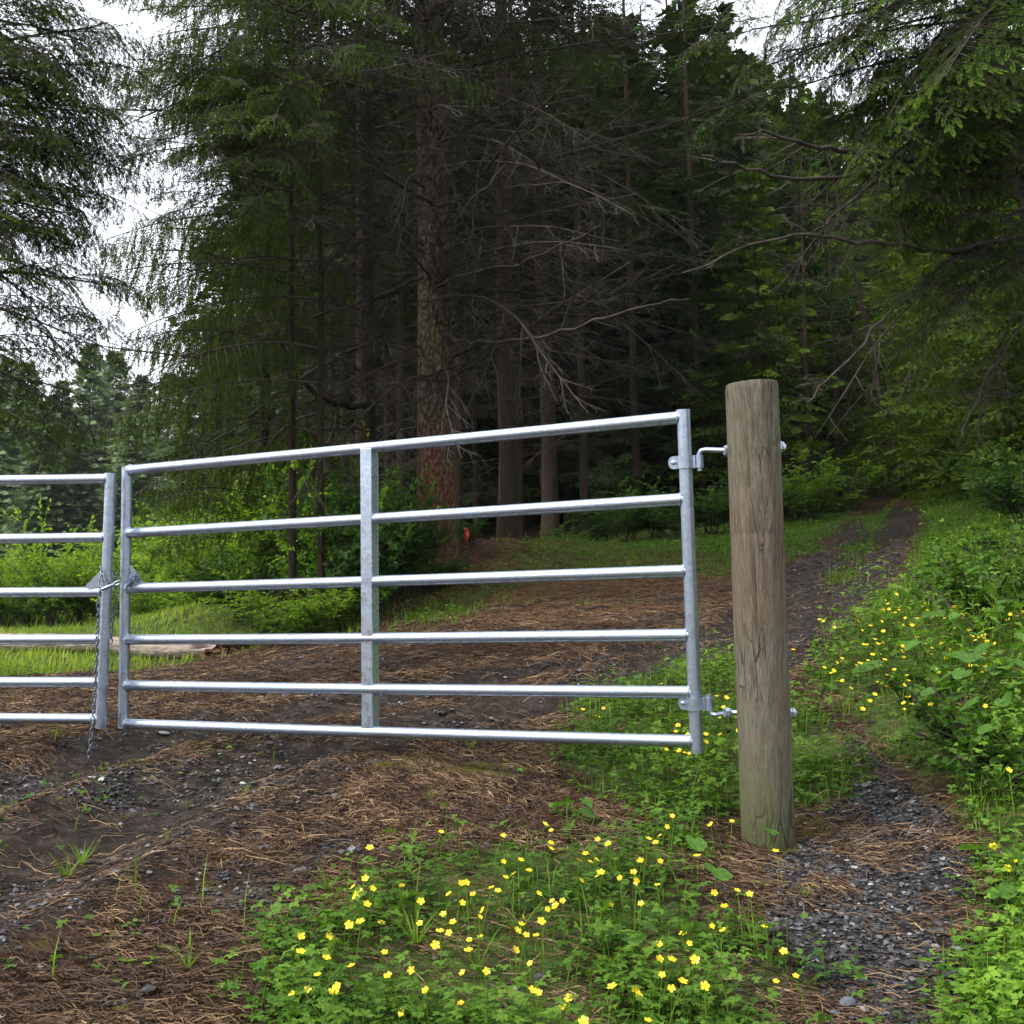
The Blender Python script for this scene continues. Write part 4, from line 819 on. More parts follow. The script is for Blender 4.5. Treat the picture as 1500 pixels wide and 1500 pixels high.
# --- hemlocks right of the track
RH = [(1120, 27, 1., 'dark hemlock just left of the track mouth behind the post'), (1180, 36, 1.6, 'tall hemlock behind the leafy shrub left of the track'), (1405, 28, 1.2, 'bushy hemlock right of the track mouth'), (1480, 23, 1.2, 'near hemlock on the right bank under the long limbs'),
      (1570, 18, 1.1, 'hemlock on the bank cut by the right edge'), (1240, 48, 1.9, 'far hemlock over the end of the track'), (1330, 44, 1.8, 'hemlock behind the two leaning stems at the track end'), (1420, 30, 1.4, 'large hemlock in the second rank right of the track'),
      (1520, 24, 1.3, 'large hemlock high on the right bank'), (1060, 37, 1.5, 'hemlock behind the post top in the dark wood'), (1290, 58, 1.9, 'hemlock crown closing the gap over the track'), (1440, 44, 1.8, 'hemlock in the back rank on the right bank'), (1620, 20, 1.3, 'hemlock beyond the right edge'),
      (1200, 62, 2.1, 'hemlock in the back rank left of the track end'), (1000, 44, 1.7, 'hemlock in the back rank behind the gate hinge'), (1370, 66, 2.3, 'hemlock farthest back on the right')]
for i, (px, d, s_, lb_) in enumerate(RH):
    tree(lb_, px, d, .24*s_, 9*s_, None, 'hemlock_tree', seed=200+i, crown=WOODH[i % 3], crs=(s_, s_, s_), specs=[dead(12, .8, 5*s_, .6*s_, .9*s_, (-3.1, 0.))] if d < 30 else [])
for i, (x, y, s_) in enumerate([(9, 11, 1.1), (12, 15, 1.3), (10.5, 19, 1.2), (15, 10, 1.3), (16, 20, 1.5), (20, 14, 1.5), (13, 6, 1.2), (19, 27, 1.6), (24, 22, 1.6)]):
    tree('hemlock beyond the right edge of the bank', 0, 0, .24*s_, 9*s_, 'hemlocks beyond the right edge', 'hemlock_tree', seed=245+i, crown=WOODH[i % 3], crs=s_, base=np.array([x, y, gz(x, y)]))
for i, (px, d, s_, ln) in enumerate([(1322, 27, .18, -.16), (1345, 29, .16, .08), (1188, 26, .14, .02), (1232, 30, .13, .0), (1383, 25, .14, .05)]):
    tree(['dark leaning stem right of the track end', 'dark stem behind the leaning one at the track end', 'thin dark stem above the leafy shrub', 'thin stem left of the track end', 'thin dark stem on the bank right of the track end'][i], px, d, s_, 9., None, 'bare_tree', seed=230+i, lean=(0, ln), specs=[dead(16, 1.5, 8, .5, .8)])
# --- far spruces across the meadow
for i, (px, d, s_) in enumerate([(-60, 74, 1.12), (-10, 66, .98), (35, 80, 1.2), (85, 72, 1.02), (128, 84, 1.34), (165, 90, 1.36), (60, 62, .8), (205, 78, 1.1), (245, 70, 1.0), (290, 84, 1.1), (335, 74, 1.1), (8, 92, 1.35), (110, 64, .72), (-110, 80, 1.3), (380, 80, 1.2), (190, 66, .74), (-30, 88, 1.3), (430, 70, 1.3), (270, 60, .7)]):
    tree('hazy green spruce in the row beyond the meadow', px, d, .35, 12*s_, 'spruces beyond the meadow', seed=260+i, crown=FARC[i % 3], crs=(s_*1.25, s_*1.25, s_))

# ------------------------------------------------------------------ broad-leaved shrubs
def leaf6(L=1., w=.32, fold=.12):
    V = [(0, 0, 0), (.35*L, w*L, fold*L), (.75*L, w*.75*L, fold*.6*L), (L, 0, -.05*L), (.75*L, -w*.75*L, fold*.6*L), (.35*L, -w*L, fold*L), (.5*L, 0, 0)]
    return np.array(V), np.array([(0, 6, 1), (1, 6, 2), (2, 6, 3), (3, 6, 4), (4, 6, 5), (5, 6, 0)])
def dirmats(D, roll):
    D = D/np.linalg.norm(D, axis=1, keepdims=True); up = np.array([0, 0, 1.])+0*D; Y = np.cross(up, D); Y /= np.linalg.norm(Y, axis=1, keepdims=True)+1e-9; Z = np.cross(D, Y)
    c, s_ = np.cos(roll)[:, None], np.sin(roll)[:, None]; return np.stack([D, Y*c+Z*s_, Z*c-Y*s_], -1)
def shrub_mesh(seed, m_, H=1.6, Rr=1., nst=16, per=9, leaf=.085, nl=11, wood=True):
    rng = np.random.RandomState(seed); g = Geo(); LP, LR, Ps, Ds = [], [], [], []
    for i in range(nst):
        a = rng.rand()*6.283; l_ = H*rng.uniform(.6, 1.1); c = curve(rng, (rng.normal(0, .08*Rr), rng.normal(0, .08*Rr), 0), (math.cos(a)*.75*Rr/H, math.sin(a)*.75*Rr/H, 1.), l_, 9, .05, .09); LP.append(c); LR.append(np.linspace(.012, .004, 9))
        for j in range(per):
            q = rng.randint(2, 9); d = c[q]-c[q-1]; d /= np.linalg.norm(d); v = rng.normal(0, 1, 3); v[2] = abs(v[2])*.4; l2 = .34*H*rng.uniform(.4, 1.); b = curve(rng, c[q], d*.3+v, l2, 9, .04, .08); LP.append(b); LR.append(np.linspace(.004, .0015, 9))
            u = (np.arange(nl)+.6)/nl; idx = u*8; lo = np.minimum(idx.astype(int), 7); pp = b[lo]*(1-(idx-lo))[:, None]+b[lo+1]*(idx-lo)[:, None]; Ps.append(pp)
            dv = (b[-1]-b[0])/l2; sd = np.cross(dv, [0, 0, 1.]); Ds.append(dv*.6+sd*np.where(np.arange(nl) % 2, 1, -1)[:, None]*1.+rng.normal(0, .3, (nl, 3))+[0, 0, -.05])
    V, Q = tubes(np.array(LP), np.array(LR), 3); g.add(V, Q, 0, .4)
    Ps, Ds = np.concatenate(Ps), np.concatenate(Ds); n = len(Ps); tv, tf = leaf6(); V, Q = scatter(tv, tf, Ps, dirmats(Ds, rng.normal(0, .5, n)), leaf*rng.uniform(.6, 1.25, n))
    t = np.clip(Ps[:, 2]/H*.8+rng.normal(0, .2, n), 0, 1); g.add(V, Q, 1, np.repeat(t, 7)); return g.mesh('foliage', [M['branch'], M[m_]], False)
SHR = [shrub_mesh(600+i, 'shrub', 1.5, 1.2, 16, 11, .085, 10) for i in range(3)]
SHD = [shrub_mesh(620+i, 'shrubdark', 1.5, 1.1, 14, 10, .10, 10) for i in range(3)]
SMALL = [shrub_mesh(640+i, 'herb', .5, .7, 9, 6, .05, 8) for i in range(2)]
def shrub(label, px, d, meshes, s_, i, group=None, sz=None):
    b = at_depth(px, d); o = thing('shrub', label, 'shrub', tuple(b), group, meshes[i % len(meshes)], (0, 0, i*2.4), (s_, s_, sz or s_)); return o
k = 0
for (x0, x1, st, d, s_, j) in [(-90, 170, 34, 23, .95, 4), (-60, 160, 42, 27, 1.15, 5), (185, 480, 30, 20, .85, 4), (200, 500, 38, 24, 1.15, 5), (-80, 520, 52, 31, 1.4, 5)]:
    x = x0
    while x < x1:
        k += 1; rg = np.random.RandomState(800+k); shrub('bright green leafy bush in the thicket behind the meadow', x+rg.uniform(-j, j), d+rg.uniform(-1.2, 1.2), SHR, s_*rg.uniform(.8, 1.2), k, 'bright green bushes behind the meadow'); x += st
shrub('young light green sapling rising above the bushes left of the latch', 75, 22.0, SHR, .8, 1, None, 1.5)
shrub('slender pale sapling in the thicket near the left stile', 120, 22.5, SHR, .45, 2, None, 1.3)
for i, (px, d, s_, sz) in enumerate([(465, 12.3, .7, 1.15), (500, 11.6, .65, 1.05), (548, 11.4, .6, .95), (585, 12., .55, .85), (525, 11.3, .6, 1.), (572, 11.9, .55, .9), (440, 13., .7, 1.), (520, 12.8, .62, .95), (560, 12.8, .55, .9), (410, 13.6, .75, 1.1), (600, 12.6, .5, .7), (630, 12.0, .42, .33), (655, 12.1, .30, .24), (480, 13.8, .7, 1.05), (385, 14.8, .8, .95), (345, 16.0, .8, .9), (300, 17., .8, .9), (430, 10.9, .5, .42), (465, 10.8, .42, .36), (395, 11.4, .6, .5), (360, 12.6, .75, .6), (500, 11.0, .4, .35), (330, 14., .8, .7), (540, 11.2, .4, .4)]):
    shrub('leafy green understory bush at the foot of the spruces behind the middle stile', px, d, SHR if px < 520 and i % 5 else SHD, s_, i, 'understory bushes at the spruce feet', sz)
for i, (px, d, s_, sz) in enumerate([(690, 13.6, .3, .25), (830, 19, .5, .35), (880, 22, .8, .8), (920, 23, .9, .8), (960, 23, .8, .7), (1000, 22, .8, .7), (1040, 22, .8, .7), (900, 26, .9, 1.1), (1090, 25, 1., .8), (1140, 24, .9, .7)]):
    shrub('low dark green undergrowth between the spruce trunks and the track', px, d, SHD, s_, i, 'undergrowth beside the wood', sz)
for i, (px, d, s_, sz, lb_) in enumerate([(1190, 22.5, 1.15, 1.05, 'light green leafy shrub spreading just right of the wooden post'), (1165, 24, 1., .8, 'darker shrub tucked behind the light one near the post'), (1225, 26, 1., .8, 'rounded shrub on the left side of the track mouth'),
        (1420, 22, 1., .7, 'dark shrub on the right bank above the grass'), (1480, 19., .95, .65, 'dark leafy shrub by the right edge on the bank'), (1385, 28, 1.1, .7, 'low shrub right of the track under the hemlocks'), (1520, 15.5, .8, .6, 'shrub cut by the right edge of the photo'), (1455, 26, 1.3, 1., 'tall shrub behind the bank shrubs'), (1500, 13.5, .8, .75, 'dark shrub at the right edge in front of the bank shrubs'), (1462, 17, .9, .7, 'dark low shrub between the bank grass and the right-hand hemlocks'), (1310, 34, 1.5, 1., 'bright shrub at the far end of the track')]):
    shrub(lb_, px, d, SHR if i in (0, 10) else SHD, s_, i, None, sz)

# ------------------------------------------------------------------ fallen log, stump bits, red tape
def fallen_log():
    a = hit(-160, 966); b = hit(318, 962); a = P(-160, 958, 12.4); b = P(318, 953, 11.6); n, k = 90, 28; L = np.linalg.norm(b-a); th = np.arange(k)*2*math.pi/k; g = Geo()
    t = np.linspace(0, 1, n); TH, T_ = np.meshgrid(th, t); r = .115*(1-.22*T_)+.02*(fbm(TH*2, T_*30, 1, 4)-.5)+.03*(fbm(TH*1.+4, T_*8, 1, 3)-.5); r = r*(1-.75*ss(.955, 1., T_+.03*np.sin(TH*3)+.02*np.sin(TH*7)))
    u = seg_dir(a, b); s_ = np.cross(u, [0, 0, 1]); s_ /= np.linalg.norm(s_); w_ = np.cross(s_, u); c = a+(b-a)*t[:, None]; c[:, 2] = ground_h(c[:, 0], c[:, 1])+.085
    V = c[:, None]+r[..., None]*(s_*np.cos(th)[None, :, None]+w_*np.sin(th)[None, :, None]); o0 = c[n//2].copy(); i = np.arange(n-1)[:, None]*k; j = np.arange(k)[None]; j2 = (j+1) % k
    g.add(V.reshape(-1, 3)-o0, np.stack([i+j, i+j2, i+k+j2, i+k+j], -1).reshape(-1, 4)); lo = thing('fallen_log', 'long bleached fallen log lying in the grass behind both gates', 'log', tuple(o0)); link('log_wood', g.mesh('log_wood', M['log'], True), lo)
    g = Geo(); rng = np.random.RandomState(5)
    for q in range(34):
        e = b-o0+u*rng.uniform(-.25, .35)+s_*rng.uniform(-.1, .1); e[2] = gz(*(e+o0)[:2])-o0[2]+rng.uniform(.0, .12)*(1 if q < 22 else .4); g.box(e, (rng.uniform(.06, .22), rng.uniform(.02, .06), rng.uniform(.02, .06)), rot=np.array(Euler((rng.normal(0, .5), rng.normal(0, .3), az_of(u)+rng.normal(0, .4))).to_matrix()))
    link('rotten_end', g.mesh('rotten_end', M['rot']), lo)
    st = thing('broken_branch', 'thin broken branch lying on the ground past the rotten log end', 'branch', tuple(onground(355, 948))); sb = np.array(st.location); g = Geo(); pts = [onground(x, y)-sb+[0, 0, .05] for x, y in ((318, 955), (340, 948), (362, 946), (392, 943))]; g.tube(pts, np.linspace(.035, .012, 4), 7); link('stick', g.mesh('stick', M['log'], True), st)
fallen_log()
def tape():
    b = at_depth(686, 12.2); o = thing('stake', 'thin twig stake tied with red marker tape beside the big spruce', 'marker', tuple(b)); q = P(681, 762, 12.2)-b
    g = Geo(); g.tube([(0, 0, -.05), q*.5+[.01, 0, 0], q], [.008, .007, .004], 6); link('stick', g.mesh('stick', M['twig'], True), o); V = []; n = 12; g = Geo()
    p0 = P(682, 775, 12.15)-b; p1 = P(684, 802, 12.12)-b
    for s_, wd in ((0, .022), (.5, .018)):
        V = []
        for i in range(n):
            t = i/(n-1); c = p0+(p1-p0)*t*(1-.25*s_)+np.array([.02*math.sin(t*5+s_*4)+s_*.03*t, .02*math.cos(t*6), 0]); a = t*3+s_; e = np.array([math.cos(a)*.6+.4, math.sin(a)*.6, 0])*wd; V += [c-e, c+e]
        g.add(V, [(2*i, 2*i+1, 2*i+3, 2*i+2) for i in range(n-1)])
    g.box(p0, (.035, .03, .03)); t_ = link('tape', g.mesh('tape', M['tape']), o); sd = t_.modifiers.new('s', 'SOLIDIFY'); sd.thickness = .002
tape()

# ------------------------------------------------------------------ ground litter: needles, gravel, twigs
def in_view(x, y, z, m_=60):
    v = np.stack([x, y, z], -1)-CAM; d = v@_f; px = 750+F*(v@_r)/d; py = 750-F*(v@_u)/d; return (d > .5) & (px > -m_) & (px < 1500+m_) & (py < 1500+m_) & (py > 300)
def sample(n, y0, y1, rng, pw=1.):
    """plan points in the wedge in front of the camera, uniform in y**pw"""
    u = rng.rand(n); y = (y0**pw+u*(y1**pw-y0**pw))**(1/pw) if pw != 0 else y0*(y1/y0)**u
    x = y*rng.uniform(-.56, .56, n)+rng.uniform(-.15, .15, n); return x, y
def slope_tilt(x, y, e=.02):
    return None
def needles():
    rng = np.random.RandomState(21); X, Y = sample(560000, 2.1, 17., rng, .2); Zg = ground_h(X, Y); g, m, r, mo = masks(X, Y)
    cl = fbm(X+3, Y-8, 4.2, 4, .6); p = np.clip(.50+3.2*(cl-.45), .2, 1)*(1-.85*g)*(1-.93*m)*(1-.95*r)*(1-.6*mo); k = (rng.rand(len(X)) < p) & in_view(X, Y, Zg); X, Y, Zg = X[k], Y[k], Zg[k]; n = len(X)
    L = rng.uniform(.02, .085, n)*(1+.03*np.hypot(X, Y))*np.where(rng.rand(n) < .06, 1.7, 1); flow = (fbm(X, Y, .8, 2)-.5)*5; az = flow+rng.normal(0, .75, n)+np.where(rng.rand(n) < .5, 0, math.pi)
    w_ = (.00052+.00014*np.hypot(X, Y))*rng.uniform(.7, 1.5, n); d = np.stack([np.cos(az), np.sin(az), np.zeros(n)], -1); s_ = np.stack([-np.sin(az), np.cos(az), np.zeros(n)], -1)
    c0 = np.stack([X, Y, Zg], -1); bend = rng.normal(0, .22, n)[:, None]; pts = []
    for t, hh in ((-.5, .0), (0, 1.), (.5, .0)):
        q = c0+d*(L*t)[:, None]+s_*bend*L[:, None]*(t*t-.1); q[:, 2] = ground_h(q[:, 0], q[:, 1])+.003+rng.rand(n)*.012+hh*.25*L*rng.rand(n)*.35; pts.append(q)
    V = []
    for q in pts: V += [q-s_*w_[:, None]*.6-[0, 0, .0012], q+s_*w_[:, None]*.6+[0, 0, .0008]]
    V = np.stack(V, 1); q = np.array([(0, 1, 3, 2), (2, 3, 5, 4)]); Q = (q[None]+(np.arange(n)*6)[:, None, None]).reshape(-1, 4); T = np.repeat(np.clip(rng.beta(1.7, 2.4, n)+(cl[k]-.5)*.9, 0, 1), 6)
    link('fallen_needles', mesh('fallen_needles', V.reshape(-1, 3), [Q], M['needle'], T), kind='stuff'); print('needles', n)
needles()
def stone_shape(rng, flat=.6):
    V = np.array([(1, 0, 0), (-1, 0, 0), (0, 1, 0), (0, -1, 0), (0, 0, 1), (0, 0, -1), (.6, .6, .5), (-.6, .6, .45), (.6, -.6, .5), (-.6, -.6, .5)], float)*[1, .75, flat]; V *= rng.uniform(.75, 1.2, (10, 1))
    Fc = [(4, 6, 7), (4, 7, 9), (4, 9, 8), (4, 8, 6), (0, 2, 6), (2, 7, 6), (2, 1, 7), (1, 9, 7), (1, 3, 9), (3, 8, 9), (3, 0, 8), (0, 6, 8), (0, 5, 2), (2, 5, 1), (1, 5, 3), (3, 5, 0)]; return V, np.array(Fc)
def gravel():
    rng = np.random.RandomState(33); X, Y = sample(120000, 2.1, 14., rng, .3); Z = ground_h(X, Y); g, m, r, mo = masks(X, Y)
    p = np.clip(1.0*r+.45*m*(fbm(X, Y, 3, 3) > .46)+.05+.30*(fbm(X-7, Y+2, 5, 3) > .56), 0, 1)*(1-.8*g); k = (rng.rand(len(X)) < p) & in_view(X, Y, Z); X, Y, Z, rr = X[k], Y[k], Z[k], r[k]; n = len(X); Vs, Fs, Ts = [], [], []; off = 0
    for s_ in range(5):
        tv, tf = stone_shape(rng, (.55, .4, .7, .3, .5)[s_]); j = np.arange(n) % 5 == s_; nn = j.sum(); sz = (.0032+.0085*rng.rand(nn)**2.2)*(1+.06*np.hypot(X[j], Y[j])); sz = np.where(rng.rand(nn) < .02, sz*2., sz)
        V, Q = scatter(tv, tf, np.stack([X[j], Y[j], Z[j]+sz*.25], -1), rotz_tilt(rng.rand(nn)*6.283, rng.rand(nn)*.5, rng.rand(nn)*6.283), sz); Vs.append(V); Fs.append(Q+off); off += len(V); Ts.append(np.repeat(rng.rand(nn)**1.3, 10))
    link('gravel', mesh('gravel', np.concatenate(Vs), Fs, M['gravel'], np.concatenate(Ts)), kind='stuff'); print('gravel', n)
gravel()
def stone(px, py, wpx, label, m_='stonel', flat=.5, name='stone'):
    b = onground(px, py); d = float((b-CAM)@_f); s_ = wpx*d/F/2; rng = np.random.RandomState(int(px*7+py)); V, Q = stone_shape(rng, flat)
    o = thing(name, label, 'stone', tuple(b+[0, 0, s_*flat*.35]), None, mesh('stone', V, [Q], M[m_]), (rng.normal(0, .15), rng.normal(0, .15), rng.uniform(-.4, .4)), s_)
    sb = o.modifiers.new('s', 'SUBSURF'); sb.levels = 1; sb.render_levels = 1
    sb.subdivision_type = 'CATMULL_CLARK'
for a in [(233, 1088, 12, 'small white stone in the mud below the latch end of the right gate'), (356, 1139, 20, 'pale oblong stone in the rut below the gate, left of the middle stile'), (14, 1106, 16, 'flat brownish stone at the left edge below the left gate', 'stonem'), (39, 1145, 13, 'small grey stone in the mud at far left', 'stonem'),
          (314, 1184, 8, 'tiny pinkish-white pebble on the rut edge', 'stonel'), (235, 1227, 12, 'small white chip on the needles left of centre'), (289, 1278, 13, 'white angular chip on needles at lower left centre'), (98, 1316, 19, 'pale flat stone at lower left'), (112, 1327, 14, 'pale stone touching the flat one at lower left'),
          (361, 1317, 16, 'grey slab lying in the bare patch left of the flowers', 'stonem'), (266, 1325, 10, 'small bluish stone in the lower left needles', 'stonem'), (393, 1378, 15, 'bluish grey stone near the left edge of the flower patch', 'stonem'), (59, 1424, 20, 'grey rounded stone near the bottom left corner', 'stonem'), (15, 1485, 18, 'grey stone in the extreme bottom left corner', 'stonem'), (149, 1488, 12, 'small rounded stone at the bottom edge, left', 'stonem'), (154, 1397, 9, 'little pale stone among needles at lower left'),
          (236, 1083, 10, 'flat stone just behind the white one under the gate', 'stonem'), (240, 1070, 26, 'broad brown stone under the bottom rail near the latch', 'stonem', .35), (740, 982, 8, 'white pebble on the track seen between the lower rails'), (1372, 1394, 22, 'pale flat stone on the gravel, left of a darker slab'), (1404, 1403, 32, 'long tan-grey slab lying on the gravel at lower right', 'stonem', .35),
          (1276, 1299, 13, 'pale grey stone in the gravel right of the post'), (1242, 1470, 40, 'dark lumpy rock at the bottom edge right of the flowers', 'stoned', .8), (1222, 1478, 22, 'smaller dark rock beside the lumpy one', 'stoned', .7), (1330, 1130, 9, 'white pebble on the path behind the post'), (1348, 1343, 12, 'pale stone in the middle of the gravel'), (1388, 1367, 20, 'brownish flat stone on the right part of the gravel', 'stonem', .4),
          (1078, 1375, 14, 'blue-grey stone at the gravel\'s edge by the flowers', 'stonem'), (1266, 1476, 22, 'grey rock right of the lumpy rock at the bottom', 'stonem', .6), (1020, 790, 9, 'pale stone on the grass beyond the hinge', 'stonel'), (1212, 770, 7, 'white stone in the grass left of the far track', 'stonel'), (395, 1092, 14, 'dark stone in the rut beneath the bottom rail', 'stoned'), (68, 1282, 12, 'muddy stone on the dark rut at left', 'stoned')]: stone(*a)

# ------------------------------------------------------------------ herbs, grass, flowers
def herb_leaf():
    V, Fc = [], []
    for a, l_ in ((0, 1.), (1.15, .85), (-1.15, .85)):
        c, s_ = math.cos(a), math.sin(a); pr = [(.12, 0, 0), (.35, .20, .05), (.62, .34, .02), (.66, .16, .05), (1., .10, -.05), (.92, 0, .0), (1., -.10, -.05), (.66, -.16, .05), (.62, -.34, .02), (.35, -.20, .05)]; o = len(V)
        for x, y, z in pr: V.append(((x*c-y*s_)*l_, (x*s_+y*c)*l_, z))
        Fc += [(o, o+1, o+5), (o+1, o+2, o+3), (o+1, o+3, o+5), (o+3, o+4, o+5), (o, o+5, o+9), (o+9, o+7, o+8), (o+9, o+5, o+7), (o+5, o+6, o+7)]
    return np.array(V), np.array(Fc)
def round_leaf():
    th = np.linspace(-2.6, 2.6, 9); V = [(0, 0, 0)]+[(math.cos(q)*.5+.3, math.sin(q)*.5, .07*abs(math.sin(q))) for q in th]; return np.array(V), np.array([(0, i, i+1) for i in range(1, 9)])
def ground_cover():
    rng = np.random.RandomState(44)
    def pts(n, y0, y1, pw, key, thr):
        X, Y = sample(n, y0, y1, rng, pw); Z = ground_h(X, Y); g = masks(X, Y)[0]; cl = fbm(X-5, Y+9, 2.6, 3); p = np.clip(g*(.12+3.*(cl-.37)), 0, 1); k = (rng.rand(n) < p) & in_view(X, Y, Z, 90); return X[k], Y[k], Z[k], g[k], cl[k]
    # near lobed leaves
    X, Y, Z, g, cl = pts(98000, 2.1, 9.5, .2, 0, 0); n = len(X); tv, tf = herb_leaf(); hgt = rng.gamma(2., .022, n)*(.5+g)*(1+1.6*np.clip(X-1.3, 0, 1.2)); sz = rng.uniform(.013, .030, n)*(1+.045*Y)
    V, Q = scatter(tv, tf, np.stack([X, Y, Z+.006+hgt], -1), rotz_tilt(rng.rand(n)*6.283, np.abs(rng.normal(0, .45, n)), rng.rand(n)*6.283), sz)
    T = np.clip(.18+hgt*3.5+rng.normal(0, .18, n)+(cl-.5)*.9, 0, 1); link('ground_leaves', mesh('ground_leaves', V, [Q], M['herb'], np.repeat(T, len(tv))), kind='stuff'); print('herb', n)
    # rounder clover-like leaves
    X, Y, Z, g, cl = pts(40000, 2.1, 10., .2, 0, 0); n = len(X); tv, tf = round_leaf(); hgt = rng.gamma(2., .015, n); sz = rng.uniform(.010, .026, n)*(1+.05*Y)
    V, Q = scatter(tv, tf, np.stack([X, Y, Z+.004+hgt], -1), rotz_tilt(rng.rand(n)*6.283, np.abs(rng.normal(0, .4, n)), rng.rand(n)*6.283), sz); link('clover_leaves', mesh('clover_leaves', V, [Q], M['herb'], np.repeat(np.clip(.3+rng.normal(0, .25, n), 0, 1), len(tv))), kind='stuff')
    # coarse leaves farther off
    X, Y = sample(120000, 8., 34., rng, .0); Z = ground_h(X, Y); g = masks(X, Y)[0]; k = (rng.rand(len(X)) < g) & in_view(X, Y, Z, 60) & (X > -1.2-.0*Y); X, Y, Z = X[k], Y[k], Z[k]; n = len(X); tv = np.array([(0, 0, 0), (.5, .35, .1), (1, 0, 0), (.5, -.35, .1)])
    V, Q = scatter(tv, [(0, 1, 2, 3)], np.stack([X, Y, Z+.005+rng.gamma(2, .017, n)], -1), rotz_tilt(rng.rand(n)*6.283, rng.normal(-.3, .4, n), rng.rand(n)*6.283), rng.uniform(.022, .042, n)*(1+.03*Y)); link('low_leaves', mesh('low_leaves', V, [Q], M['herb'], np.repeat(np.clip(rng.normal(.35, .25, n), 0, 1), 4)), kind='stuff')
    # the same low growth carried on just outside the frame
    Y = rng.uniform(2.2, 22, 60000); X = Y*rng.uniform(.48, 1.1, 60000)+.2; sd = rng.rand(60000) < .3; X = np.where(sd, -X, X); Z = ground_h(X, Y); g = masks(X, Y)[0]; k = (rng.rand(len(X)) < g) & ~in_view(X, Y, Z, 60); X, Y, Z = X[k], Y[k], Z[k]; n = len(X)
    V, Q = scatter(tv, [(0, 1, 2, 3)], np.stack([X, Y, Z+.01+rng.gamma(2, .03, n)], -1), rotz_tilt(rng.rand(n)*6.283, rng.normal(-.3, .4, n), rng.rand(n)*6.283), rng.uniform(.035, .07, n)*(1+.03*Y)); link('verge_leaves', mesh('verge_leaves', V, [Q], M['herb'], np.repeat(np.clip(rng.normal(.35, .25, n), 0, 1), 4)), kind='stuff')
    # grass blades
    def grass(nm, X, Y, Z, h, wd, tb, md=None):
        n = len(X); az = rng.rand(n)*6.283; d = np.stack([np.cos(az), np.sin(az), 0*az], -1); s_ = np.stack([-np.sin(az), np.cos(az), 0*az], -1); ln = rng.uniform(.1, .7, n); b = np.stack([X, Y, Z-.01], -1); up = np.array([0, 0, 1.]); V = []
        for t, w_ in ((0, 1.), (.5, .8)):
            c = b+up*(h*t*(1-.15*ln*t))[:, None]+d*(h*ln*t*t)[:, None]; V += [c-s_*(wd*w_)[:, None]*.5, c+s_*(wd*w_)[:, None]*.5]
        V.append(b+up*(h*(1-.25*ln))[:, None]+d*(h*ln)[:, None]); V = np.stack(V, 1); q = (np.arange(n)*5)[:, None]; Q4 = np.array([0, 1, 3, 2])[None]+q; Q3 = np.array([2, 3, 4])[None]+q
        mi = None if md is None else np.concatenate([md, md]).astype(int)
        link(nm, mesh(nm, V.reshape(-1, 3), [Q4, Q3], [M['grass'], M['meadow']], np.repeat(np.clip(rng.normal(tb, .22, n), 0, 1), 5), False, mi), kind='stuff'); print(nm, n)
    X, Y, Z, g, cl = pts(46000, 2.1, 11., .2, 0, 0); n = len(X); grass('grass', X, Y, Z, rng.gamma(3., .028, n)*(1+.03*Y), rng.uniform(.0022, .005, n)*(1+.05*Y), .45)
    X, Y = sample(150000, 9., 36., rng, .1); Z = ground_h(X, Y); g = masks(X, Y)[0]; k = (rng.rand(len(X)) < g*np.where((X < -.5) | (X > .25*Y), 1., .5)) & in_view(X, Y, Z, 60); X, Y, Z = X[k], Y[k], Z[k]; n = len(X); md = (X < -1.5)
    grass('meadow_grass', X, Y, Z, rng.gamma(4., .022, n)*np.where(md, .8, .9), rng.uniform(.005, .011, n)*(1+.03*Y), np.where(md, .6, .4), md)
    X, Y = sample(50000, 24., 85., rng, .0); Z = ground_h(X, Y); k = (X < -1.) & in_view(X, Y, Z, 60); X, Y, Z = X[k], Y[k], Z[k]; n = len(X); grass('hill_grass', X, Y, Z, rng.uniform(.2, .55, n), rng.uniform(.03, .07, n), .6, np.ones(n))
ground_cover()
# tufts on the bare litter
def tuft_mesh(seed):
    rng = np.random.RandomState(seed); g = Geo()
    for i in range(16):
        a = rng.rand()*6.283; l_ = rng.uniform(.04, .13); c = curve(rng, (0, 0, 0), (math.cos(a)*.6, math.sin(a)*.6, 1), l_, 4, .15, .06); s_ = np.array([-math.sin(a), math.cos(a), 0])*.0022
        V = [];
        for j, w_ in enumerate((1, .9, .6, .1)): V += [c[j]-s_*w_, c[j]+s_*w_]
        g.add(V, [(0, 1, 3, 2), (2, 3, 5, 4), (4, 5, 7, 6)], 0, rng.uniform(.3, .9))
    return g.mesh('tuft', [M['grass']])
TUF = [tuft_mesh(i) for i in range(3)]
for i, (x, y, s_) in enumerate([(98, 1258, 1.3), (120, 1250, 1.), (273, 1165, .6), (358, 1168, .7), (275, 1430, .8), (243, 1230, .5), (480, 1310, 1.), (690, 1100, .8), (850, 970, 1.), (405, 1082, .5), (630, 1180, .6), (900, 1290, 1.2), (760, 1390, 1.3), (610, 1400, 1.3), (700, 1440, 1.4), (1130, 1180, .8), (1180, 1330, .6)]):
    thing('grass_tuft', 'little tuft of grass blades sprouting from the bare ground or flower patch', 'grass tuft', tuple(onground(x, y)), 'grass tufts', TUF[i % 3], (0, 0, i*1.3), s_)
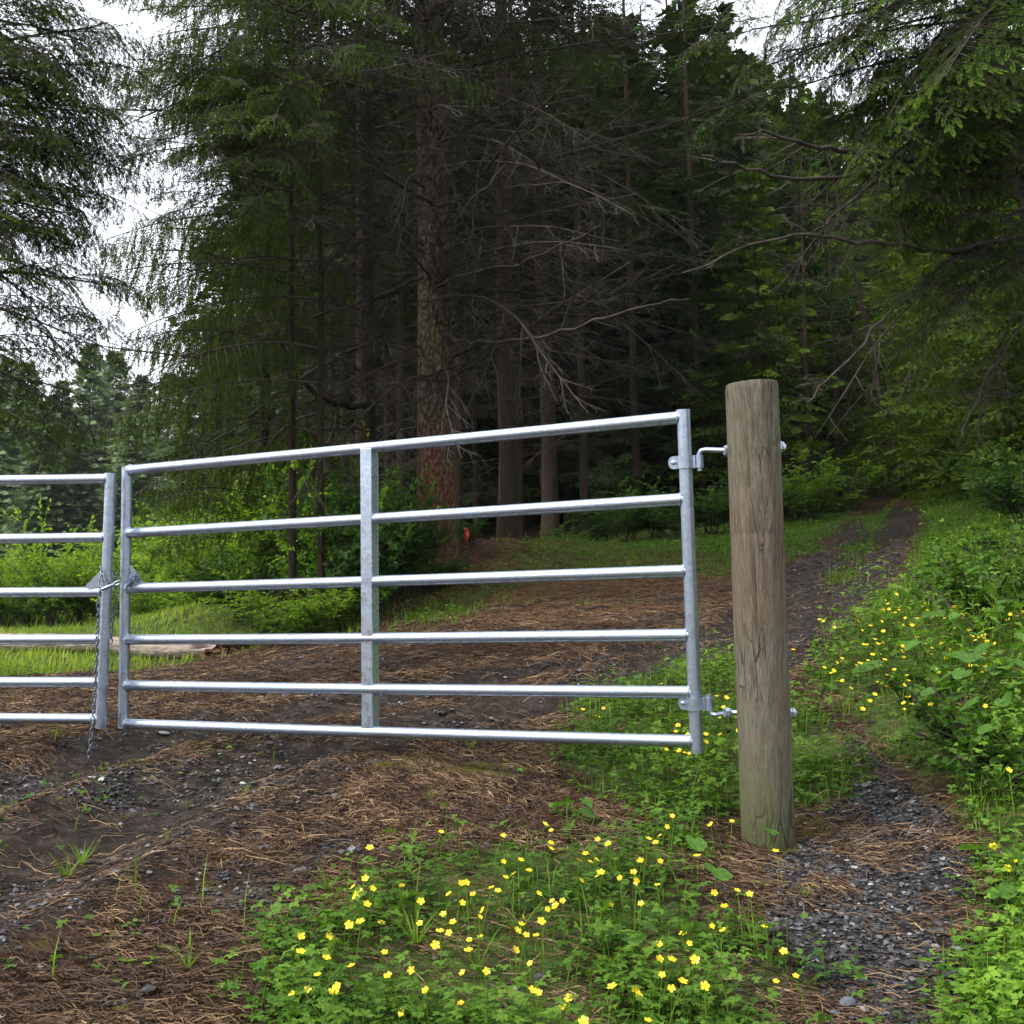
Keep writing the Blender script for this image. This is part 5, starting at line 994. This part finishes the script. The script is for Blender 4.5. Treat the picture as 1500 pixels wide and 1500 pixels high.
# buttercups
def flower_mesh(seed):
    rng = np.random.RandomState(seed); g = Geo()
    for i in range(5):
        a = i*2*math.pi/5+rng.normal(0, .08); c, s_ = math.cos(a), math.sin(a); pr = [(.08, 0, 0), (.45, .33, .14), (.85, .36, .26), (1.02, 0, .30), (.85, -.36, .26), (.45, -.33, .14), (.5, 0, .08)]
        g.add([(x*c-y*s_, x*s_+y*c, z) for x, y, z in pr], [(0, 6, 1), (1, 6, 2), (2, 6, 3), (3, 6, 4), (4, 6, 5), (5, 6, 0)], 0, rng.uniform(.3, 1))
    g.tube([(0, 0, .02), (0, 0, .16)], [.22, .14], 8, 0, 0.); return g.mesh('flower', [M['petal']], False)
FLW = [flower_mesh(i) for i in range(3)]
def stem_mesh(seed):
    rng = np.random.RandomState(seed); g = Geo(); c = curve(rng, (0, 0, -.1), (rng.normal(0, .15), rng.normal(0, .15), 1), 1.1, 7, 0, .05); c -= c[-1]; g.tube(c, [.010]*7, 4, 0, .5, False)
    q = c[4]; g.tube([q, q+[.08, .05, .12], q+[.1, .08, .25]], [.008]*3, 3, 0, .5, False); return g.mesh('stem', [M['grass']])
STM = [stem_mesh(i) for i in range(4)]
def buttercup(px, py, label, group, i, near=True, size=None, py0=None):
    """px, py: the flower head in the photo; its root stands below it on the ground"""
    rng = np.random.RandomState(3000+i); bank = px > 1160 and py < 1160; h = rng.uniform(.11, .21) if bank else rng.uniform(.09, .17)
    dd = np.linspace(2., 15., 500); q = CAM+dd[:, None]*(P(px, py, 1.)-CAM); gg = ground_h(q[:, 0], q[:, 1]); k = int(np.argmax(q[:, 2]-gg < h)); d0 = float(dd[k]); q = q[k]; gq = float(gg[k])
    h = max(.05, q[2]-gq); s_ = (size*.92 if size else .0108)*rng.uniform(.75, 1.15)
    o = thing('buttercup', label, 'flower', (q[0], q[1], gq), group); a = rng.rand()*6.28
    link('stem', STM[i % 4], o, (0, 0, h), (0, 0, a), (h, h, h)); link('flower', FLW[i % 3], o, (0, 0, h), (rng.uniform(.1, .95), rng.normal(0, .35), rng.normal(0, .4)), s_*(1+.03*d0))
_F1 = [(1195, 322), (1222, 350), (1220, 405), (1220, 430), (738, 357), (425, 427), (1012, 372), (1012, 487), (1088, 480), (1022, 556), (1058, 540), (1125, 527), (405, 560), (352, 598), (437, 606), (377, 620), (366, 642), (412, 675), (565, 594), (648, 662), (773, 630), (826, 583), (848, 580), (960, 602), (988, 615), (878, 630),
       (832, 668), (1167, 628), (1227, 660), (1242, 682), (1272, 658), (1205, 697), (922, 700), (908, 730), (748, 718), (790, 753), (645, 758), (475, 757), (383, 752), (335, 765), (1098, 730), (1178, 750), (1092, 762), (1073, 790), (1112, 810), (733, 793), (773, 800), (910, 817), (862, 832), (1156, 812), (712, 855), (858, 877), (1065, 875), (120, 813), (248, 818), (120, 884), (490, 886), (233, 911), (345, 946), (1130, 935),
       (832, 975), (938, 969), (608, 965), (505, 988), (195, 985), (152, 1050), (85, 1072), (265, 1060), (280, 1035), (670, 1052), (1138, 1052), (1168, 1063), (1300, 1087), (1272, 1130), (824, 1110), (566, 1150), (1365, 1190), (1490, 1037), (1482, 675), (1353, 570), (1372, 453), (1345, 483), (1393, 488), (1420, 482), (1425, 388), (1473, 410), (1440, 535), (1425, 552)]
for i, (x, y) in enumerate(_F1): buttercup(400+x/3, 1100+y/3, 'yellow buttercup blooming in the flower patch at the bottom centre', 'buttercups in the bottom flower patch', i)
_F2 = [(212, 239), (192, 278), (125, 322), (150, 337), (168, 310), (353, 270), (430, 258), (590, 368), (93, 403), (70, 445), (20, 465), (167, 404), (83, 478), (157, 492), (303, 385), (365, 520), (450, 512), (495, 525), (403, 570), (97, 560), (357, 642), (398, 658), (251, 670), (163, 708), (262, 727), (274, 705), (165, 762), (210, 765), (295, 765), (548, 645), (620, 735), (175, 820), (250, 845), (330, 862), (592, 845), (664, 825), (75, 875), (87, 896), (208, 870), (122, 988)]
for i, (x, y) in enumerate(_F2): buttercup(900+x/2.5, 1100+y/2.5, 'yellow buttercup blooming low between the post and the bottom edge', 'buttercups below the post', 100+i)
_F3 = [(854, 1040), (875, 1050), (884, 1038), (990, 1015), (1005, 1018), (1050, 1020), (1064, 1022), (1060, 1036), (993, 1063), (990, 1072), (1007, 1076), (1012, 1088), (1034, 1076), (1055, 1076), (1034, 1087), (1055, 1050), (995, 1100), (1003, 1103), (1010, 1104), (1082, 1070), (976, 1098), (968, 1002)]
for i, (x, y) in enumerate(_F3): buttercup(x, y, 'yellow buttercup blooming round the lower gate hinge', 'buttercups by the lower gate hinge', 200+i, size=.012)
_F4 = [(587, 357), (620, 368), (545, 405), (540, 400), (476, 455), (502, 451), (478, 482), (507, 476), (560, 466), (556, 480), (520, 492), (538, 492), (621, 434), (605, 468), (685, 447), (355, 484), (169, 527), (187, 535), (242, 547), (240, 565), (355, 533), (417, 556), (373, 577), (470, 535), (573, 520), (586, 520), (575, 552), (571, 560), (617, 553), (631, 550), (646, 520), (673, 503), (742, 505), (779, 521), (795, 352), (797, 402), (818, 365), (833, 460), (822, 465), (870, 478), (857, 500), (872, 515), (890, 498), (868, 503),
       (825, 570), (822, 606), (900, 578), (912, 607), (930, 627), (975, 600), (972, 617), (985, 632), (947, 615), (1087, 527), (1100, 500), (1135, 509), (1160, 488), (1125, 575), (1100, 580), (40, 673), (399, 650), (385, 648), (463, 644), (477, 637), (439, 623), (278, 716), (253, 735), (190, 760), (237, 775), (226, 787), (279, 825), (320, 860), (347, 748), (366, 740), (427, 697), (462, 695), (572, 655), (568, 675), (703, 687), (712, 702), (719, 665), (765, 642), (790, 655), (460, 742), (455, 831), (438, 891), (603, 824), (598, 875), (757, 787), (804, 785), (980, 755), (935, 750), (1022, 757), (962, 785), (712, 941), (578, 960), (1092, 1261)]
for i, (x, y) in enumerate(_F4): buttercup(1150+x/3.333, 750+y/3.333, 'yellow buttercup blooming on the grassy right bank', 'buttercups on the right bank', 300+i, size=.0125)
rx_ = np.random.RandomState(91)
for i in range(46):
    u = rx_.rand()**.8; y = 855+u*185; x = rx_.uniform(1290-.25*(y-855), 1500); buttercup(x, y, 'yellow buttercup blooming on the grassy right bank', 'buttercups on the right bank', 500+i, size=.012)
for i, (x, y) in enumerate([(1455, 1240), (1476, 1272), (1478, 1328), (1487, 1262)]): buttercup(x, y, 'yellow buttercup blooming at the lower right edge', 'buttercups at the lower right edge', 450+i)

# broad-leaved plants: every large leaf an object of its own
def big_leaf(seed, lobes=1):
    rng = np.random.RandomState(seed); n = 29; th = np.linspace(-math.pi*.90, math.pi*.90, n); rim = []
    for q in th:
        r = (.50+.10*math.cos(q)+.05*math.cos(5*q)*lobes)*(1+(.045 if (round((q+9)*9) % 2) else -.02)); rim.append((r*math.cos(q)+.18, r*math.sin(q)*1.02, .10*abs(math.sin(q))-.08*r*r+rng.normal(0, .008)))
    mid = [(x*.55, y*.55, z*.35+.012*(1 if i % 4 < 2 else -1)) for i, (x, y, z) in enumerate(rim)]
    V = [(0, 0, 0)]+mid+rim; Fq = [(1+i, 1+n+i, 2+n+i, 2+i) for i in range(n-1)]; Ft = [(0, 1+i, 2+i) for i in range(n-1)]
    g = Geo(); g.add(V, Ft, 0, .5); g.F.append(np.array(Fq)); g.M.append(np.zeros(len(Fq), int)); g.T[0] = np.concatenate([[.8], np.full(n, .45), np.full(n, .6)]); return g.mesh('leaf', [M['bigleaf']], True)
BL = [big_leaf(i, 1 if i < 2 else .3) for i in range(4)]
def broad_plant(label, px, py, hts, seed, size=.09, group=None, name='broad_leaf_plant', spread=.13):
    b = onground(px, py); rng = np.random.RandomState(seed); o = thing(name, label, 'plant', tuple(b), group)
    for i, h in enumerate(hts):
        a = rng.uniform(-math.pi, math.pi) if len(hts) > 1 else TOCAM; e = np.array([math.cos(a)*spread*rng.uniform(.3, 1), math.sin(a)*spread*rng.uniform(.3, 1), h]); g = Geo(); g.tube([(0, 0, -.02), e*[.35, .35, .6], e], [.0035, .003, .002], 5, 0, .5, False); st = link('stalk', g.mesh('stalk', [M['grass']], True), o)
        s_ = size*2*rng.uniform(.7, 1.15); link('leaf', BL[rng.randint(4)], o, tuple(e), (rng.normal(0, .2), rng.uniform(.15, .55), a), s_)
broad_plant('round bright coltsfoot leaf left of the post foot', 1018, 1285, [.10], 1, .055, spread=.03)
broad_plant('folded bright leaf on a stalk just below the round one', 1050, 1325, [.09], 2, .05, spread=.03)
broad_plant('small leaf growing against the foot of the wooden post', 1128, 1256, [.10], 3, .034, spread=.02)
broad_plant('large pale leaf lying over the bank flowers right of the post', 1315, 1010, [.14, .08], 4, .085)
broad_plant('small bright round leaf on the bank\'s near edge', 1213, 1010, [.05], 5, .045, spread=.02)
broad_plant('leafy weed with pointed leaves beside the moss under the gate', 845, 1205, [.05, .07, .06, .08, .04], 6, .028, spread=.06)
broad_plant('leafy weed at the left of the coltsfoot', 925, 1400, [.07, .09, .08, .06], 7, .035, spread=.07)
rg = np.random.RandomState(12)
for i, (px, py) in enumerate([(1395, 1030), (1430, 1000), (1470, 1050), (1500, 1010), (1455, 1100), (1420, 1080), (1490, 1120), (1380, 1000), (1440, 950), (1480, 960), (1520, 1060), (1400, 950), (1350, 990), (1500, 930), (1460, 900), (1510, 1170)]):
    broad_plant('tall broad-leaved weed in the thick growth of the right bank', px, py, [float(h) for h in rg.uniform(.10, .38, 8)], 20+i, .048, 'broad-leaved weeds on the right bank', spread=.2)
for i, (px, py) in enumerate([(1480, 1330), (1495, 1400), (1478, 1450), (1470, 1290)]):
    broad_plant('low broad-leaved weed along the lower right edge', px, py, [float(h) for h in rg.uniform(.04, .12, 6)], 50+i, .038, 'low weeds at the lower right edge', spread=.1)
for i, (px, py, s_) in enumerate([(1420, 905, 1.2), (1440, 930, 1.4), (1475, 900, 1.3), (1400, 880, .9), (1490, 860, 1.4), (1380, 1060, .8), (1440, 1130, .9), (1395, 1100, .7), (1475, 1170, .9), (1340, 1040, .6), (1500, 820, 1.3), (1450, 840, 1.2)]):
    b = onground(px, py); thing('herb_plant', 'leafy upright herb among the growth on the right bank', 'plant', tuple(b), 'leafy herbs on the right bank', SMALL[i % 2], (0, 0, i), (s_*.8, s_*.8, s_))
# tall grass stalks on the bank
for i, (px, py, h) in enumerate([(1365, 960, .55), (1410, 900, .6), (1440, 880, .6), (1470, 980, .7), (1385, 1010, .5), (1490, 900, .7), (1430, 1000, .5)]):
    b = onground(px, py); rng = np.random.RandomState(i); g = Geo()
    for j in range(6):
        c = curve(rng, (rng.normal(0, .04), rng.normal(0, .04), 0), (rng.normal(-.1, .25), rng.normal(0, .2), 1), h*rng.uniform(.6, 1.), 8, .03, .04); g.tube(c, np.linspace(.0025, .0012, 8), 4, 0, .6, False)
        for q in (5, 6, 7): g.tube([c[q], c[q]+[rng.normal(0, .02), rng.normal(0, .02), .03]], [.003, .002], 4, 0, 1.)
    thing('grass_stalks', 'tall seeding grass stalks standing above the right bank', 'grass', tuple(b), 'seeding grass stalks on the bank', g.mesh('grass_stalks', [M['grass']]))
# small litter: twigs and wood chips
def twigs():
    for i, (x, y, l_, a) in enumerate([(200, 1170, .12, 2.5), (460, 1385, .10, .3), (665, 1195, .09, .5), (428, 1243, .05, -.5), (80, 1390, .12, 2.2), (510, 1480, .16, .9), (185, 1360, .08, -.4), (1400, 1250, .16, .05), (1190, 1335, .12, -.7), (1390, 1130, .14, .1)]):
        rng = np.random.RandomState(i); g = Geo(); c = curve(rng, (-l_/2, 0, .008), (1, 0, .03), l_, 6, 0, .12); c[:, 2] = np.abs(c[:, 2]-.006)+.006; g.tube(c, np.linspace(.004, .002, 6), 6, 0, .5)
        thing('fallen_twig', 'short broken twig lying on the needle-covered ground', 'twig', tuple(onground(x, y)), 'twigs lying on the ground', g.mesh('fallen_twig', M['twig'], True), (0, 0, a))
twigs()

# each member of a counted row gets its own label, by its order from the left
for grp, lab in (('understory bushes at the spruce feet', '%s from the left of the leafy bushes at the spruce feet'), ('spruces beyond the meadow', 'hazy spruce beyond the meadow, %s from the left in its row'), ('broad-leaved weeds on the right bank', '%s broad-leaved weed from the left in the right bank growth'),
                 ('leafy herbs on the right bank', 'upright leafy herb on the right bank, %s from the left'), ('undergrowth beside the wood', '%s dark undergrowth bush from the left between trunks and track'), ('grass tufts', 'little tuft of grass on the ground, %s from the left'),
                 ('low weeds at the lower right edge', 'low broad-leaved weed at the lower right edge, %s from the left'), ('seeding grass stalks on the bank', 'tall seeding grass stalks on the right bank, %s from the left'), ('twigs lying on the ground', 'short broken twig lying on the ground, %s from the left'),
                 ('spruce stems deep in the dark wood', 'slender dark spruce stem in the wood, %s of its kind from the left')):
    mem = sorted([o for o in SC.objects if o.get('group') == grp], key=lambda o: proj(np.array(o.location))[0])
    for i, o in enumerate(mem): o['label'] = lab % ORD[min(i, len(ORD)-1)]

# damp air over the meadow: one closed box of thin even haze round the camera and everything built
hz = Geo(); hz.box((0, 0, 22), (900, 900, 90)); hm = bpy.data.materials.new('haze'); hm.use_nodes = True; ht = hm.node_tree; ht.nodes.clear()
ho = ht.nodes.new('ShaderNodeOutputMaterial'); hv = ht.nodes.new('ShaderNodeVolumePrincipled'); hv.inputs['Color'].default_value = (.86, .92, 1, 1); hv.inputs['Density'].default_value = .0002
ht.links.new(hv.outputs[0], ho.inputs['Volume']); link('haze', hz.mesh('haze', [hm]), kind='stuff')
